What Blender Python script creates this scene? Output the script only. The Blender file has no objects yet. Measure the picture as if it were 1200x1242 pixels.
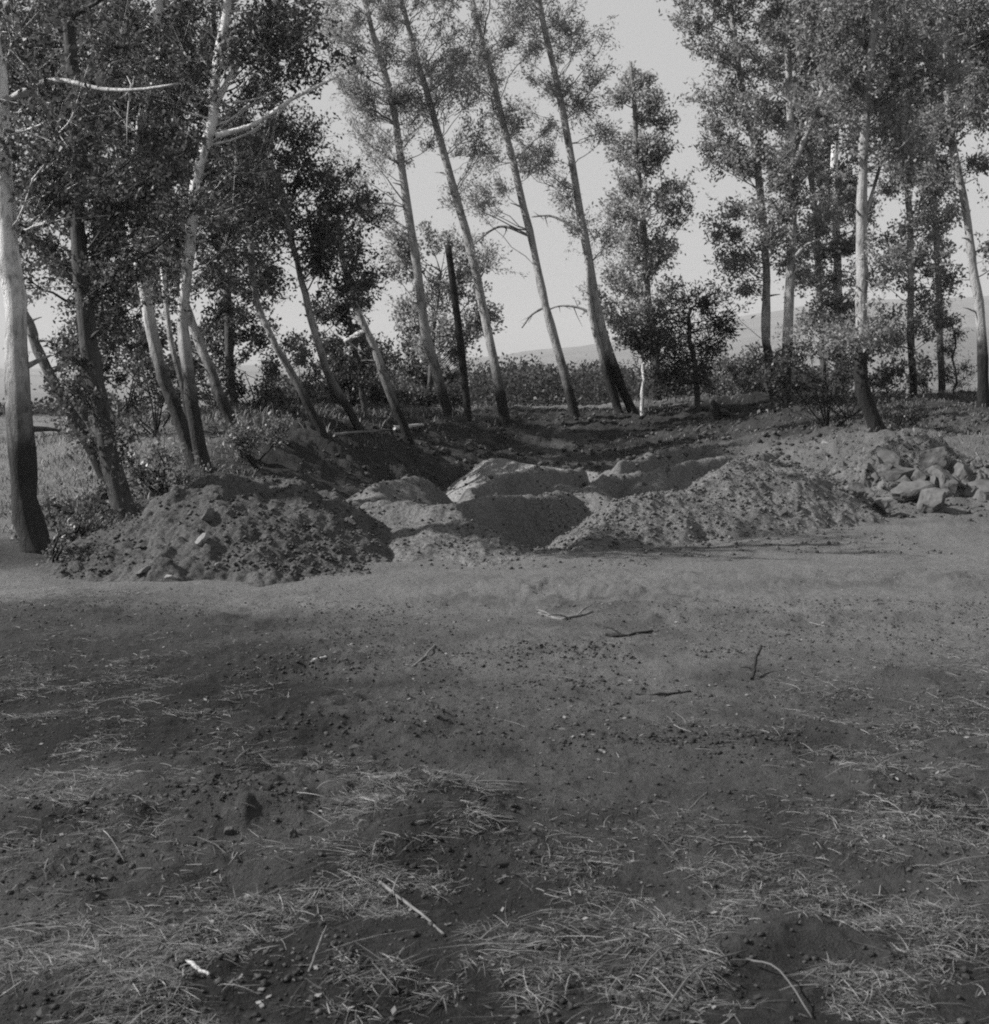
import bpy, bmesh, math, random
import numpy as np
from mathutils import Vector, Matrix, noise as mnoise

rng = np.random.default_rng(7)
random.seed(7)
SC = bpy.context.scene
COL = SC.collection
R = math.radians

# ------------------------------------------------------------------ camera
F = 1563.0
CAM = np.array([0.0, 0.0, 1.5])
PITCH = math.atan(181.0 / F)
cd = bpy.data.cameras.new('camera'); cam = bpy.data.objects.new('camera', cd); COL.objects.link(cam)
cam.location = CAM; cam.rotation_euler = (math.pi / 2 - PITCH, 0, 0)
cd.sensor_fit = 'VERTICAL'; cd.sensor_height = 24.0; cd.lens = 24.0 * F / 1242.0
cd.clip_start = 0.05; cd.clip_end = 20000
SC.camera = cam
cp, sp_ = math.cos(PITCH), math.sin(PITCH)

def ray(px, py):
    u = (px - 600.0) / F; v = -(py - 621.0) / F
    return np.array([u, cp + v * sp_, -sp_ + v * cp])

def at(px, py, Y):
    d = ray(px, py); return CAM + d * (Y / d[1])

# ------------------------------------------------------------------ noise
def _hash(ix, iy, s):
    h = (ix * 374761393 + iy * 668265263 + s * 974634211) & 0xFFFFFFFF
    h = ((h ^ (h >> 13)) * 1274126177) & 0xFFFFFFFF
    return ((h ^ (h >> 16)) & 0xFFFFFF) / float(0xFFFFFF)

def vnoise(x, y, s=0):
    x = np.asarray(x, float); y = np.asarray(y, float)
    ix = np.floor(x).astype(np.int64); iy = np.floor(y).astype(np.int64)
    fx = x - ix; fy = y - iy
    fx = fx * fx * fx * (fx * (fx * 6 - 15) + 10); fy = fy * fy * fy * (fy * (fy * 6 - 15) + 10)
    a = _hash(ix, iy, s); b = _hash(ix + 1, iy, s); c = _hash(ix, iy + 1, s); d = _hash(ix + 1, iy + 1, s)
    return (a + (b - a) * fx + (c - a) * fy + (a - b - c + d) * fx * fy) * 2 - 1

def fbm(x, y, o=4, s=0, g=0.5):
    t = 0; a = 1.0; f = 1.0
    for i in range(o):
        t = t + a * vnoise(x * f + i * 17.3, y * f - i * 9.1, s + i); a *= g; f *= 2.03
    return t

def sstep(e0, e1, x):
    t = np.clip((x - e0) / (e1 - e0), 0, 1); return t * t * (3 - 2 * t)

# ------------------------------------------------------------------ terrain control (thin plate spline)
CP = []
for yy in (-6, 0, 2.5, 5, 7.5, 9):
    for xx in (-12, -8, -5, -2.5, 0, 2.5, 5, 8, 12):
        CP.append((xx, yy, 0.0))
for px, py, Y in [
    (0, 600, 14.6), (-200, 600, 14.6), (60, 545, 22), (-200, 545, 22), (0, 505, 36), (60, 610, 14),
    (40, 668, 10), (155, 625, 12), (100, 640, 11.6), (200, 585, 13.4), (240, 562, 15), (290, 552, 16), (345, 545, 16.5),
    (390, 535, 18), (435, 527, 19.5), (500, 520, 21.5), (560, 517, 23), (620, 516, 24), (695, 509, 25), (765, 503, 26),
    (830, 495, 26), (870, 490, 26), (940, 490, 25), (1000, 488, 24.5), (1100, 487, 25), (1200, 487, 25), (1400, 487, 25),
    # rear bank, face and foot
    (400, 572, 17), (440, 590, 17), (480, 588, 18), (560, 572, 20), (640, 550, 22), (640, 575, 20), (720, 545, 22.5), (760, 545, 22),
    (800, 530, 23.5), (860, 520, 23.5), (900, 535, 20.5), (860, 556, 19), (960, 550, 18), (1000, 520, 20.5), (1060, 533, 17.5),
    (1030, 570, 15.5), (1100, 515, 19.5), (1150, 525, 18), (1200, 520, 18.5), (1200, 555, 15.2), (1350, 520, 18.5), (1350, 570, 15),
]:
    p = at(px, py, Y); CP.append((p[0], p[1], p[2]))
for x, y, z in [  # pit floor, ground behind the crest
    (-1.5, 13.2, -.25), (-.6, 13, -.6), (.5, 12.4, -.65), (1.8, 13.6, -.6), (0, 15.5, -.6), (1.2, 16.0, -.6), (2.6, 15.5, -.5), (-1.0, 15.6, -.5), (2.2, 17.5, -.45), (3.2, 13.3, .0),
    (-9, 32, .0), (-4, 30, .3), (0, 33, .2), (5, 33, .4), (10, 33, .7), (14, 33, .8), (-20, 36, -.3), (20, 30, .9),
    (-25, 60, -1.2), (-10, 60, -1.2), (0, 60, -1.2), (10, 60, -.6), (25, 60, .6), (-40, 20, 0), (40, 20, .8), (-40, -10, 0), (40, -10, 0), (0, -30, 0), (14, 14, .15), (9, 12, .0), (-3.2, 9.7, 0), (-2, 9.8, 0), (-1, 9.8, 0), (0, 9.8, 0), (.7, 10.0, 0), (1.3, 10.3, .01), (1.9, 10.7, .02), (2.7, 11.3, .03), (3.6, 12.0, .04), (4.6, 12.7, .05), (6, 13.3, .05), (3, 9.5, 0), (5, 10.5, 0), (-.4, 11.6, -.2), (1.2, 12.2, -.3), (-14, 12, 0.0)]:
    CP.append((x, y, z))
CP = np.array(CP)

def _phi(r2):
    return 0.5 * r2 * np.log(r2 + 1e-9)
n = len(CP)
A = np.zeros((n + 3, n + 3))
A[:n, :n] = _phi((CP[:, None, 0] - CP[None, :, 0]) ** 2 + (CP[:, None, 1] - CP[None, :, 1]) ** 2) + np.eye(n) * 0.05
A[:n, n] = 1; A[:n, n + 1] = CP[:, 0]; A[:n, n + 2] = CP[:, 1]; A[n:, :n] = A[:n, n:].T
W = np.linalg.solve(A, np.concatenate([CP[:, 2], [0, 0, 0]]))

def tps(x, y):
    x = np.asarray(x, float).ravel(); y = np.asarray(y, float).ravel(); out = np.empty_like(x)
    for i in range(0, len(x), 20000):
        xs = x[i:i + 20000]; ys = y[i:i + 20000]
        out[i:i + 20000] = _phi((xs[:, None] - CP[None, :, 0]) ** 2 + (ys[:, None] - CP[None, :, 1]) ** 2) @ W[:n] + W[n] + W[n + 1] * xs + W[n + 2] * ys
    return out

# scraped-earth banks in the foreground: px, py of the brow, half width m, run back, run front, height
BUMPS = [(700, 722, .95, .9, .16, .055), (700, 796, .75, .8, .16, .07), (365, 812, .42, .7, .16, .085), (400, 882, .75, .6, .28, .075),
         (285, 985, .55, .6, .12, .11), (525, 1015, .26, .32, .26, .28), (1045, 965, .30, .4, .28, .09), (110, 745, .6, .6, .1, .04),
         (330, 742, .5, .6, .2, .045), (1080, 705, 1.2, .6, .14, .04), (90, 1048, .5, .4, .14, .07), (700, 838, .3, .35, .2, .05),
         (880, 745, 1.2, .7, .16, .035), (850, 905, .8, .5, .2, .035), (540, 1180, .5, .4, .2, .05), (950, 1140, .3, .3, .15, .06), (1120, 990, .25, .3, .18, .07), (180, 1190, .4, .3, .14, .05)]
BW = []
for px, py, rx, rb, rf, h in BUMPS:
    d = ray(px, py); t = -1.5 / d[2]; k_ = .5 if py > 790 else .9; BW.append((d[0] * t, d[1] * t, rx * 1.2, rb, rf * 1.15, h * k_))

def base_h(x, y):
    shp = np.shape(x); x = np.ravel(np.asarray(x, float)); y = np.ravel(np.asarray(y, float))
    r = np.hypot(x, y)
    z = tps(np.clip(x, -45, 45), np.clip(y, -35, 62))
    az = np.arctan2(x, y)
    far = -1.2 - np.clip(r - 60, 0, 700) * 0.02
    rise = sstep(0.17, 0.33, az) * (1 - sstep(1.2, 2.0, az))
    far = far + rise * (2.0 + np.clip(r - 60, 0, 500) * 0.05)
    z = z + (far - z) * sstep(38, 75, r)
    z = z + (fbm(x * .35, y * .35, 3, 3) * .035 + fbm(x * 1.3, y * 1.7, 4, 9) * .016) * (1 - sstep(40, 70, r)) + fbm(x * .02, y * .02, 3, 5) * .4 * sstep(60, 200, r)
    z = z + fbm(x * 5, y * 6, 3, 31) * .007 * (1 - sstep(25, 40, r))
    rough = (1 - sstep(7.0, 9.0, y)) * (.55 + .45 * vnoise(x * .9, y * .9, 33)); z = z + (fbm(x * 11, y * 11, 3, 34, .6) * .010 + np.clip(vnoise(x * 15, y * 15, 36) - .2, 0, 1) * .022 + np.clip(vnoise(x * 34, y * 34, 37) - .3, 0, 1) * .012) * rough
    wob = fbm(x * 2.2, y * 2.2, 3, 21)
    for bx, by, rx, rb, rf, h in BW:
        dx = (x - bx) / rx; q_ = .25 if h > .1 else 1.0; dy = y - by + (wob * .16 + fbm(x * 8, y * 8, 2, 39) * .03) * q_ + (dx ** 2) * .06
        m = (np.abs(dx) < 2.2) & (dy > -1.5) & (dy < 4)
        if not m.any(): continue
        prof = np.where(dy > 0, np.exp(-(np.clip(dy, 0, 9) / rb) ** 2), np.exp(-(np.clip(-dy, 0, 9) / rf) ** 2))
        z = z + np.where(m, h * np.exp(-dx ** 2 * 1.3) * prof * (1 + (wob * .45 + fbm(x * 13, y * 13, 3, 38, .6) * .3) * q_), 0)
    # gentle hollow of the pit wall gets lumpy
    lump = sstep(10.5, 12.5, y) * (1 - sstep(27, 32, y)) * sstep(-5.5, -2.5, x)
    z = z + lump * (fbm(x * .9, y * .9, 4, 41) * .07 + np.abs(fbm(x * 3, y * 3, 3, 45)) * .04 + fbm(x * 7, y * 7, 4, 46, .65) * .035 * sstep(15, 18, y))
    return z.reshape(shp)

# ------------------------------------------------------------------ dirt heaps: crest polylines (px,py,Y), slopes front/back
HEAPS = [
    ('dirt_heap', 'dark cloddy dirt heap beside the pale leaning trunk, full of dark lumps', 'dirt heap', 'dirt_dark',
     [(95, 688, 9.25), (150, 645, 9.6), (212, 598, 9.95), (262, 577, 10.2), (340, 577, 10.4), (392, 601, 10.3), (440, 655, 9.9), (468, 690, 9.6)], .50, .75, .055, 1),
    ('dirt_heap', 'low pale crumbly dirt bank joining the dark heap and the tall pale heap', 'dirt bank', 'dirt',
     [(440, 622, 10.6), (490, 611, 10.7), (545, 614, 10.6), (590, 636, 10.3), (640, 668, 10.0), (690, 668, 10.1)], .42, .7, .035, 2),
    ('dirt_heap', 'tall pale peaked dirt heap in front of the pit with streaked slope', 'dirt heap', 'dirt',
     [(690, 668, 10.2), (745, 612, 11.0), (800, 600, 11.3), (850, 591, 11.5), (880, 574, 11.7), (908, 557, 12.2), (972, 560, 12.5), (1000, 572, 12.6), (1040, 602, 12.8)], .50, .8, .04, 3),
    ('rubble_heap', 'dirt heap studded with big broken boulders below the dark leaning trunk', 'rubble heap', 'dirt',
     [(1010, 612, 13.2), (1050, 556, 14.0), (1090, 540, 14.3), (1138, 531, 14.5), (1165, 556, 14.2), (1210, 580, 14.2), (1290, 590, 14.2), (1400, 620, 13.4)], .46, .7, .10, 4),
    ('dirt_heap', 'dirt heap in the pit with long black shaded face behind the low bank', 'dirt heap', 'dirt',
     [(455, 612, 11.4), (545, 606, 11.6), (610, 599, 12.4), (680, 598, 13.6), (722, 606, 14.6)], 2.2, .4, .03, 5),
    ('dirt_heap', 'narrow pale crested dirt heap in the pit next to the dark heap', 'dirt heap', 'dirt',
     [(408, 618, 11.4), (440, 600, 12.4), (476, 582, 13.9), (500, 577, 15.2)], 1.3, .55, .02, 6),
    ('sand_heap', 'small bright smooth sand heap in the middle of the pit', 'sand heap', 'sand',
     [(575, 570, 19.5), (592, 559, 19.0), (612, 556, 18.4), (640, 563, 18.0), (720, 570, 17.6)], .75, .6, .012, 7),
    ('dirt_heap', 'black shaded dirt heap directly in front of the bright sand heap', 'dirt heap', 'dirt',
     [(572, 598, 13.6), (598, 580, 14.6), (622, 571, 15.4), (665, 567, 16.8), (715, 570, 17.8)], 1.8, .45, .03, 8),
    ('dirt_heap', 'small pale tipped dirt heap beside the black faced heaps in the pit', 'dirt heap', 'dirt',
     [(655, 606, 15.2), (684, 588, 14.6), (715, 595, 14.0), (745, 608, 13.6)], .8, .5, .03, 9),
    ('dirt_heap', 'wide shadowed dirt heap deep in the pit behind the tall pale heap', 'dirt heap', 'dirt',
     [(705, 592, 14.2), (740, 578, 15.2), (768, 573, 16.2), (805, 572, 17.6)], 1.8, .45, .03, 10),
    ('dirt_heap', 'flat topped dirt heap with black face near the far bank of the pit', 'dirt heap', 'dirt',
     [(752, 560, 16.8), (790, 550, 17.8), (838, 543, 19.2), (862, 545, 20.2)], 1.9, .4, .03, 11),
    ('dirt_heap', 'low dirt heap tucked right behind the peak of the tall pale heap', 'dirt heap', 'dirt',
     [(800, 576, 14.6), (830, 562, 15.4), (885, 553, 16.8), (960, 548, 18.0)], 1.6, .45, .03, 12),
]
HP = []
for nm, lab, cat, mat, pts, sf, sb, amp, sd in HEAPS:
    HP.append((np.array([at(*p) for p in pts]), sf, sb, amp, sd))

def heap_h(i, x, y):
    P, sf, sb, amp, sd = HP[i]
    x = np.asarray(x, float); y = np.asarray(y, float)
    wx = fbm(x * 1.6, y * 1.6, 3, 60 + sd) * .10; wy = fbm(x * 1.6, y * 1.6, 3, 80 + sd) * .10
    xx = x + wx; yy = y + wy
    best = np.full(x.shape, -9.0)
    for a, b in zip(P[:-1], P[1:]):
        ab = b[:2] - a[:2]; L2 = (ab ** 2).sum()
        t = np.clip(((xx - a[0]) * ab[0] + (yy - a[1]) * ab[1]) / L2, 0, 1)
        cx = a[0] + ab[0] * t; cy = a[1] + ab[1] * t; cz = a[2] + (b[2] - a[2]) * t
        dx = xx - cx; dy = yy - cy; d = np.hypot(dx, dy) + 1e-6
        s = np.clip(dy / d, -1, 1)
        sl = (sf + (sb - sf) * (0.5 + 0.5 * s)) * (1 + .13 * vnoise(x * 1.9 + sd, y * 1.1, 160 + sd) + .06 * vnoise(x * 5 + sd, y * 2, 170 + sd))
        dd = np.sqrt(d * d + .004) - .06
        best = np.maximum(best, cz - sl * dd)
    e = fbm(x * 2.1, y * 2.1, 3, 100 + sd) * amp + fbm(x * 8, y * 8, 4, 120 + sd, .65) * amp * .42
    e = e + np.clip(vnoise(x * 11, y * 11, 140 + sd) - .35, 0, 1) * amp * .8
    return best + e

def surf(x, y):
    z = base_h(x, y)
    for i in range(len(HP)):
        z = np.maximum(z, heap_h(i, x, y))
    return z

def hit(px, py, tmax=60):
    """first terrain point along the ray through a photo position"""
    d = ray(px, py); d = d / np.linalg.norm(d)
    t = np.concatenate([np.arange(2.2, 30, .03), np.arange(30, tmax, .3)])
    X = CAM[0] + d[0] * t; Y = CAM[1] + d[1] * t; Z = CAM[2] + d[2] * t
    b = Z - surf(X, Y); k = np.argmax(b < 0) if (b < 0).any() else len(t) - 1
    return np.array([X[k], Y[k], Z[k]])

# ------------------------------------------------------------------ materials
def nodes(name):
    m = bpy.data.materials.new(name); m.use_nodes = True
    nt = m.node_tree; b = nt.nodes['Principled BSDF']; b.inputs['Specular IOR Level'].default_value = .2
    return m, nt, b

def N(nt, t, **kw):
    nd = nt.nodes.new(t)
    for k, v in kw.items(): setattr(nd, k, v)
    return nd

def pos(nt):
    return N(nt, 'ShaderNodeNewGeometry').outputs['Position']

def noise_tex(nt, vec, scale, detail=6, rough=.6, dist=0):
    t = N(nt, 'ShaderNodeTexNoise'); t.inputs['Scale'].default_value = scale; t.inputs['Detail'].default_value = detail
    t.inputs['Roughness'].default_value = rough; t.inputs['Distortion'].default_value = dist
    nt.links.new(vec, t.inputs['Vector']); return t.outputs['Fac']

def ramp(nt, fac, stops):
    r = N(nt, 'ShaderNodeValToRGB'); els = r.color_ramp.elements
    while len(els) < len(stops): els.new(.5)
    for e, (p, v) in zip(els, stops): e.position = p; e.color = (v, v, v, 1)
    nt.links.new(fac, r.inputs['Fac']); return r.outputs['Color']

def mix(nt, fac, a, b, mode='MIX'):
    m = N(nt, 'ShaderNodeMix', data_type='RGBA', blend_type=mode)
    for s, v in ((0, fac), (6, a), (7, b)):
        if isinstance(v, (int, float)): m.inputs[s].default_value = v if s == 0 else (v, v, v, 1)
        else: nt.links.new(v, m.inputs[s])
    return m.outputs[2]

def math_(nt, op, a, b=0.0):
    m = N(nt, 'ShaderNodeMath', operation=op)
    for s, v in ((0, a), (1, b)):
        if isinstance(v, (int, float)): m.inputs[s].default_value = v
        else: nt.links.new(v, m.inputs[s])
    return m.outputs[0]

def attr(nt, name):
    a = N(nt, 'ShaderNodeAttribute'); a.attribute_name = name; return a.outputs['Fac']

def bump(nt, b, h, strength, dist):
    bn = N(nt, 'ShaderNodeBump'); bn.inputs['Strength'].default_value = strength; bn.inputs['Distance'].default_value = dist
    nt.links.new(h, bn.inputs['Height']); nt.links.new(bn.outputs[0], b.inputs['Normal'])

def soil(name, lo, hi, ground=False, bstr=.9):
    m, nt, b = nodes(name); p = pos(nt); b.inputs['Roughness'].default_value = .95
    n1 = noise_tex(nt, p, 2.2, 8, .62); n2 = noise_tex(nt, p, 38, 6, .7); n3 = noise_tex(nt, p, 140, 3, .6)
    c = ramp(nt, n1, [(.3, lo), (.7, hi)])
    c = mix(nt, .9, c, ramp(nt, n2, [(.32, .4), (.68, 1.6)]), 'MULTIPLY')
    if ground:
        c = mix(nt, .8, c, ramp(nt, noise_tex(nt, p, .8, 5, .6, .3), [(.38, .55), (.62, 1.3)]), 'MULTIPLY')
        dusty = ramp(nt, n1, [(.3, .105), (.72, .15)])
        dusty = mix(nt, .5, dusty, ramp(nt, n2, [(.3, .75), (.7, 1.2)]), 'MULTIPLY')
        c = mix(nt, attr(nt, 'dust'), c, dusty)
        gcol = ramp(nt, noise_tex(nt, p, .9, 8, .7), [(.3, .09), (.7, .19)])
        gcol = mix(nt, .6, gcol, ramp(nt, n2, [(.3, .6), (.7, 1.35)]), 'MULTIPLY')
        c = mix(nt, attr(nt, 'grassy'), c, gcol)
        c = mix(nt, math_(nt, 'MULTIPLY', attr(nt, 'damp_shade'), .6), c, .013)  # darkens the banks' near faces: damp earth and shade put into the colour
    nt.links.new(c, b.inputs['Base Color'])
    h = math_(nt, 'ADD', math_(nt, 'MULTIPLY', noise_tex(nt, p, 16, 8, .68), 1.0), math_(nt, 'MULTIPLY', n3, .25))
    bump(nt, b, h, bstr, .05)
    return m

def bark(name, pale, dark, base_dark=None, z0=.6, z1=2.2):
    m, nt, b = nodes(name); b.inputs['Roughness'].default_value = .85
    tc = N(nt, 'ShaderNodeTexCoord').outputs['Object']
    mp = N(nt, 'ShaderNodeMapping'); mp.inputs['Scale'].default_value = (1, 1, .35); nt.links.new(tc, mp.inputs['Vector'])
    n1 = noise_tex(nt, mp.outputs[0], 14, 8, .7, .4)
    c = ramp(nt, n1, [(.33, dark), (.52, pale)])
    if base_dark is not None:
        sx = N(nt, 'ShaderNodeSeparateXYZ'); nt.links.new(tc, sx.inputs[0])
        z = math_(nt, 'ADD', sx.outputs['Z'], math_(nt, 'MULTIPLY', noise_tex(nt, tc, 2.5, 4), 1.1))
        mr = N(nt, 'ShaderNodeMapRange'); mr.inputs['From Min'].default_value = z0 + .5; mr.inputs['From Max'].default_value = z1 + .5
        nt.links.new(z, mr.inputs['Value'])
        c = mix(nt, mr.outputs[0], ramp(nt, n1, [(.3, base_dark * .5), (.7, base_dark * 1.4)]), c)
    nt.links.new(c, b.inputs['Base Color'])
    bump(nt, b, n1, 1.0, .05)
    return m

def leaf(name, lo, hi, trans=.35, spec=.35):
    m, nt, b = nodes(name); p = pos(nt)
    rn = N(nt, 'ShaderNodeNewGeometry').outputs['Random Per Island']
    c = ramp(nt, rn, [(0, lo), (1, hi)])
    nt.links.new(c, b.inputs['Base Color']); b.inputs['Roughness'].default_value = .42; b.inputs['Specular IOR Level'].default_value = spec
    tr = N(nt, 'ShaderNodeBsdfTranslucent'); nt.links.new(c, tr.inputs['Color'])
    mx = N(nt, 'ShaderNodeMixShader'); mx.inputs[0].default_value = trans
    nt.links.new(b.outputs[0], mx.inputs[1]); nt.links.new(tr.outputs[0], mx.inputs[2])
    nt.links.new(mx.outputs[0], nt.nodes['Material Output'].inputs['Surface'])
    return m

def plain(name, lo, hi, scale=12, rough=.9):
    m, nt, b = nodes(name); p = pos(nt); b.inputs['Roughness'].default_value = rough
    n1 = noise_tex(nt, p, scale, 7, .65)
    nt.links.new(ramp(nt, n1, [(.3, lo), (.7, hi)]), b.inputs['Base Color'])
    bump(nt, b, n1, .6, .03); return m

def straw_mat(name, lo, hi):
    m, nt, b = nodes(name); b.inputs['Roughness'].default_value = .6
    rn = N(nt, 'ShaderNodeNewGeometry').outputs['Random Per Island']
    nt.links.new(ramp(nt, rn, [(0, lo), (.6, lo + (hi - lo) * .3), (1, hi)]), b.inputs['Base Color'])
    return m

M = dict(
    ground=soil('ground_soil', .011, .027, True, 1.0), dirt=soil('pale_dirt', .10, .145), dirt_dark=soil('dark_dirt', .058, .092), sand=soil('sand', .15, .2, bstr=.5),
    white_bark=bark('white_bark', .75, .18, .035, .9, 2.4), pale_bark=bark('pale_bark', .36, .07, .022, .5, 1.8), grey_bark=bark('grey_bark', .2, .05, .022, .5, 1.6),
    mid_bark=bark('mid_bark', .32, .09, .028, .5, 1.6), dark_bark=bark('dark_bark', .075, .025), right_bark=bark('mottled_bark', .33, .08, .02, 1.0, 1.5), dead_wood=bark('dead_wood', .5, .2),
    leaf_dark=leaf('dark_leaf', .045, .125, .38, .22), leaf_mid=leaf('mid_leaf', .2, .4, .5), leaf_right=leaf('grey_leaf', .15, .32, .5), bush_leaf=leaf('bush_leaf', .03, .085, .35, .3), leaf_light=leaf('light_leaf', .08, .17, .4), needle=leaf('needle', .035, .085, .3, .2),
    far_leaf=leaf('far_leaf', .035, .08, .3, .1), weed=leaf('weed_leaf', .12, .26, .35),
    straw=straw_mat('straw', .04, .23), grass=straw_mat('grass', .08, .24), stone=plain('stone', .04, .125, 6), pale_stone=plain('pale_stone', .15, .24, 9), dark_stone=plain('dark_stone', .06, .11, 9),
    litter=straw_mat('dead_leaf', .02, .2), clod=plain('clod', .05, .085, 30), stick=plain('stick', .10, .2, 30), stick_dark=plain('dark_stick', .015, .03, 30), stick_pale=plain('pale_stick', .34, .46, 30),
    pole=plain('pole_wood', .012, .03, 8), hill=plain('hill', .05, .12, .012), rub=soil('rubble_soil', .07, .12), rub_dark=soil('dark_rubble_soil', .03, .06),
)

# ------------------------------------------------------------------ mesh helpers
def mesh_obj(name, V, Fq, mats, parent=None, origin=(0, 0, 0), smooth=False, fmat=None, link=True):
    V = np.asarray(V, np.float32) - np.asarray(origin, np.float32)
    me = bpy.data.meshes.new(name)
    if isinstance(Fq, np.ndarray):
        k = Fq.shape[1]; nf = len(Fq)
        me.vertices.add(len(V)); me.vertices.foreach_set('co', V.ravel())
        me.loops.add(nf * k); me.loops.foreach_set('vertex_index', Fq.astype(np.int32).ravel())
        me.polygons.add(nf); me.polygons.foreach_set('loop_start', np.arange(0, nf * k, k, dtype=np.int32))
        me.update(calc_edges=True)
    else:
        me.from_pydata([tuple(v) for v in V], [], Fq)
    for m in (mats if isinstance(mats, (list, tuple)) else [mats]): me.materials.append(m)
    if fmat is not None: me.polygons.foreach_set('material_index', np.asarray(fmat, np.int32))
    if smooth: me.polygons.foreach_set('use_smooth', np.ones(len(me.polygons), bool))
    o = bpy.data.objects.new(name, me)
    if parent is not None: o.parent = parent
    else: o.location = origin
    COL.objects.link(o); return o

def tag(o, label=None, cat=None, group=None, kind=None):
    if label: o['label'] = label
    if cat: o['category'] = cat
    if group: o['group'] = group
    if kind: o['kind'] = kind
    return o

def empty(name, loc):
    o = bpy.data.objects.new(name, None); o.location = loc; o.empty_display_size = .2; COL.objects.link(o); return o

def tube(P, r, k=8, lump=0.0, seed=0):
    """tapered tube through points; returns V,F (quads incl. degenerate-free caps as quads strip)"""
    P = np.asarray(P, float); r = np.asarray(r, float); m = len(P)
    T = np.gradient(P, axis=0); T /= np.linalg.norm(T, axis=1, keepdims=True) + 1e-9
    ref = np.array([0.0, 1.0, 0.05]) if abs(T[:, 1]).mean() < .8 else np.array([1.0, 0.03, 0.0])
    U = np.cross(T, ref); U /= np.linalg.norm(U, axis=1, keepdims=True) + 1e-9
    Wd = np.cross(T, U)
    a = np.arange(k) * 2 * math.pi / k
    rr = r[:, None] * np.ones((1, k))
    if lump:
        rr = rr * (1 + lump * vnoise(np.arange(m)[:, None] * .9 + seed, a[None, :] * 1.2 + seed, 5) + lump * .5 * vnoise(np.arange(m)[:, None] * .23 + seed, np.cos(a)[None, :] * 1.5, 8))
    V = (P[:, None, :] + rr[:, :, None] * (np.cos(a)[None, :, None] * U[:, None, :] + np.sin(a)[None, :, None] * Wd[:, None, :])).reshape(-1, 3)
    i = np.arange(m - 1)[:, None] * k; j = np.arange(k)[None, :]; j2 = (j + 1) % k
    Fq = np.stack([i + j, i + j2, i + k + j2, i + k + j], -1).reshape(-1, 4)
    # close the ends with quads fanned over the ring
    caps = []
    for b0 in (0, (m - 1) * k):
        for q in range(1, k // 2):
            caps.append((b0 + q - 1 if q > 1 else b0, b0 + q, b0 + k - q - 1, b0 + (k - q) % k if q > 1 else b0 + k - 1))
    caps = [c for c in caps if len(set(c)) == 4]
    if caps: Fq = np.concatenate([Fq, np.array(caps)])
    return V, Fq

class Acc:
    def __init__(s): s.V = []; s.F = []; s.n = 0; s.m = []
    def add(s, V, Fq, mat=0):
        if len(V) == 0: return
        s.V.append(V); s.F.append(Fq + s.n); s.n += len(V); s.m.append(np.full(len(Fq), mat))
    def build(s, name, mats, parent=None, origin=(0, 0, 0), smooth=False):
        return mesh_obj(name, np.concatenate(s.V), np.concatenate(s.F), mats, parent, origin, smooth, np.concatenate(s.m))

def smoothline(P, m):
    P = np.asarray(P, float); n_ = len(P)
    if n_ < 3:
        t = np.linspace(0, 1, m)[:, None]; return P[0] + (P[-1] - P[0]) * t
    out = []
    Q = np.vstack([2 * P[0] - P[1], P, 2 * P[-1] - P[-2]])
    for tt in np.linspace(0, n_ - 1 - 1e-6, m):
        i = int(tt); u = tt - i; p0, p1, p2, p3 = Q[i], Q[i + 1], Q[i + 2], Q[i + 3]
        out.append(.5 * ((2 * p1) + (p2 - p0) * u + (2 * p0 - 5 * p1 + 4 * p2 - p3) * u * u + (3 * p1 - p0 - 3 * p2 + p3) * u ** 3))
    return np.array(out)

def unit(v): return v / (np.linalg.norm(v, axis=-1, keepdims=True) + 1e-9)

def leaves(P, D, size, asp=.55, rnd=.9):
    """diamond leaves at P leaning along D"""
    m = len(P)
    a = unit(D * (1 - rnd) + rng.normal(size=(m, 3)) * rnd * .7 + np.array([0, 0, -.12]))
    b = unit(np.cross(a, rng.normal(size=(m, 3))))
    L = size * rng.uniform(.6, 1.35, (m, 1)); Wd = L * asp * rng.uniform(.7, 1.2, (m, 1))
    c = np.cross(a, b) * L * .12
    V = np.stack([P, P + a * L * .45 + b * Wd * .5 + c, P + a * L, P + a * L * .45 - b * Wd * .5 + c], 1).reshape(-1, 3)
    return V, np.arange(m * 4).reshape(-1, 4)

def prisms(A_, B_, r0, r1):
    """straight three sided twigs, vectorised"""
    m = len(A_); T = unit(B_ - A_); U = unit(np.cross(T, rng.normal(size=(m, 3)))); Wd = np.cross(T, U)
    vs = []
    for Pt, r in ((A_, r0), (B_, r1)):
        for a in (0, 2.094, 4.189):
            vs.append(Pt + (math.cos(a) * U + math.sin(a) * Wd) * r)
    V = np.stack(vs, 1).reshape(-1, 3); o = np.arange(m)[:, None] * 6
    Fq = np.concatenate([o + np.array([[0, 1, 4, 3]]), o + np.array([[1, 2, 5, 4]]), o + np.array([[2, 0, 3, 5]])], 0)
    return V, Fq

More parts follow.
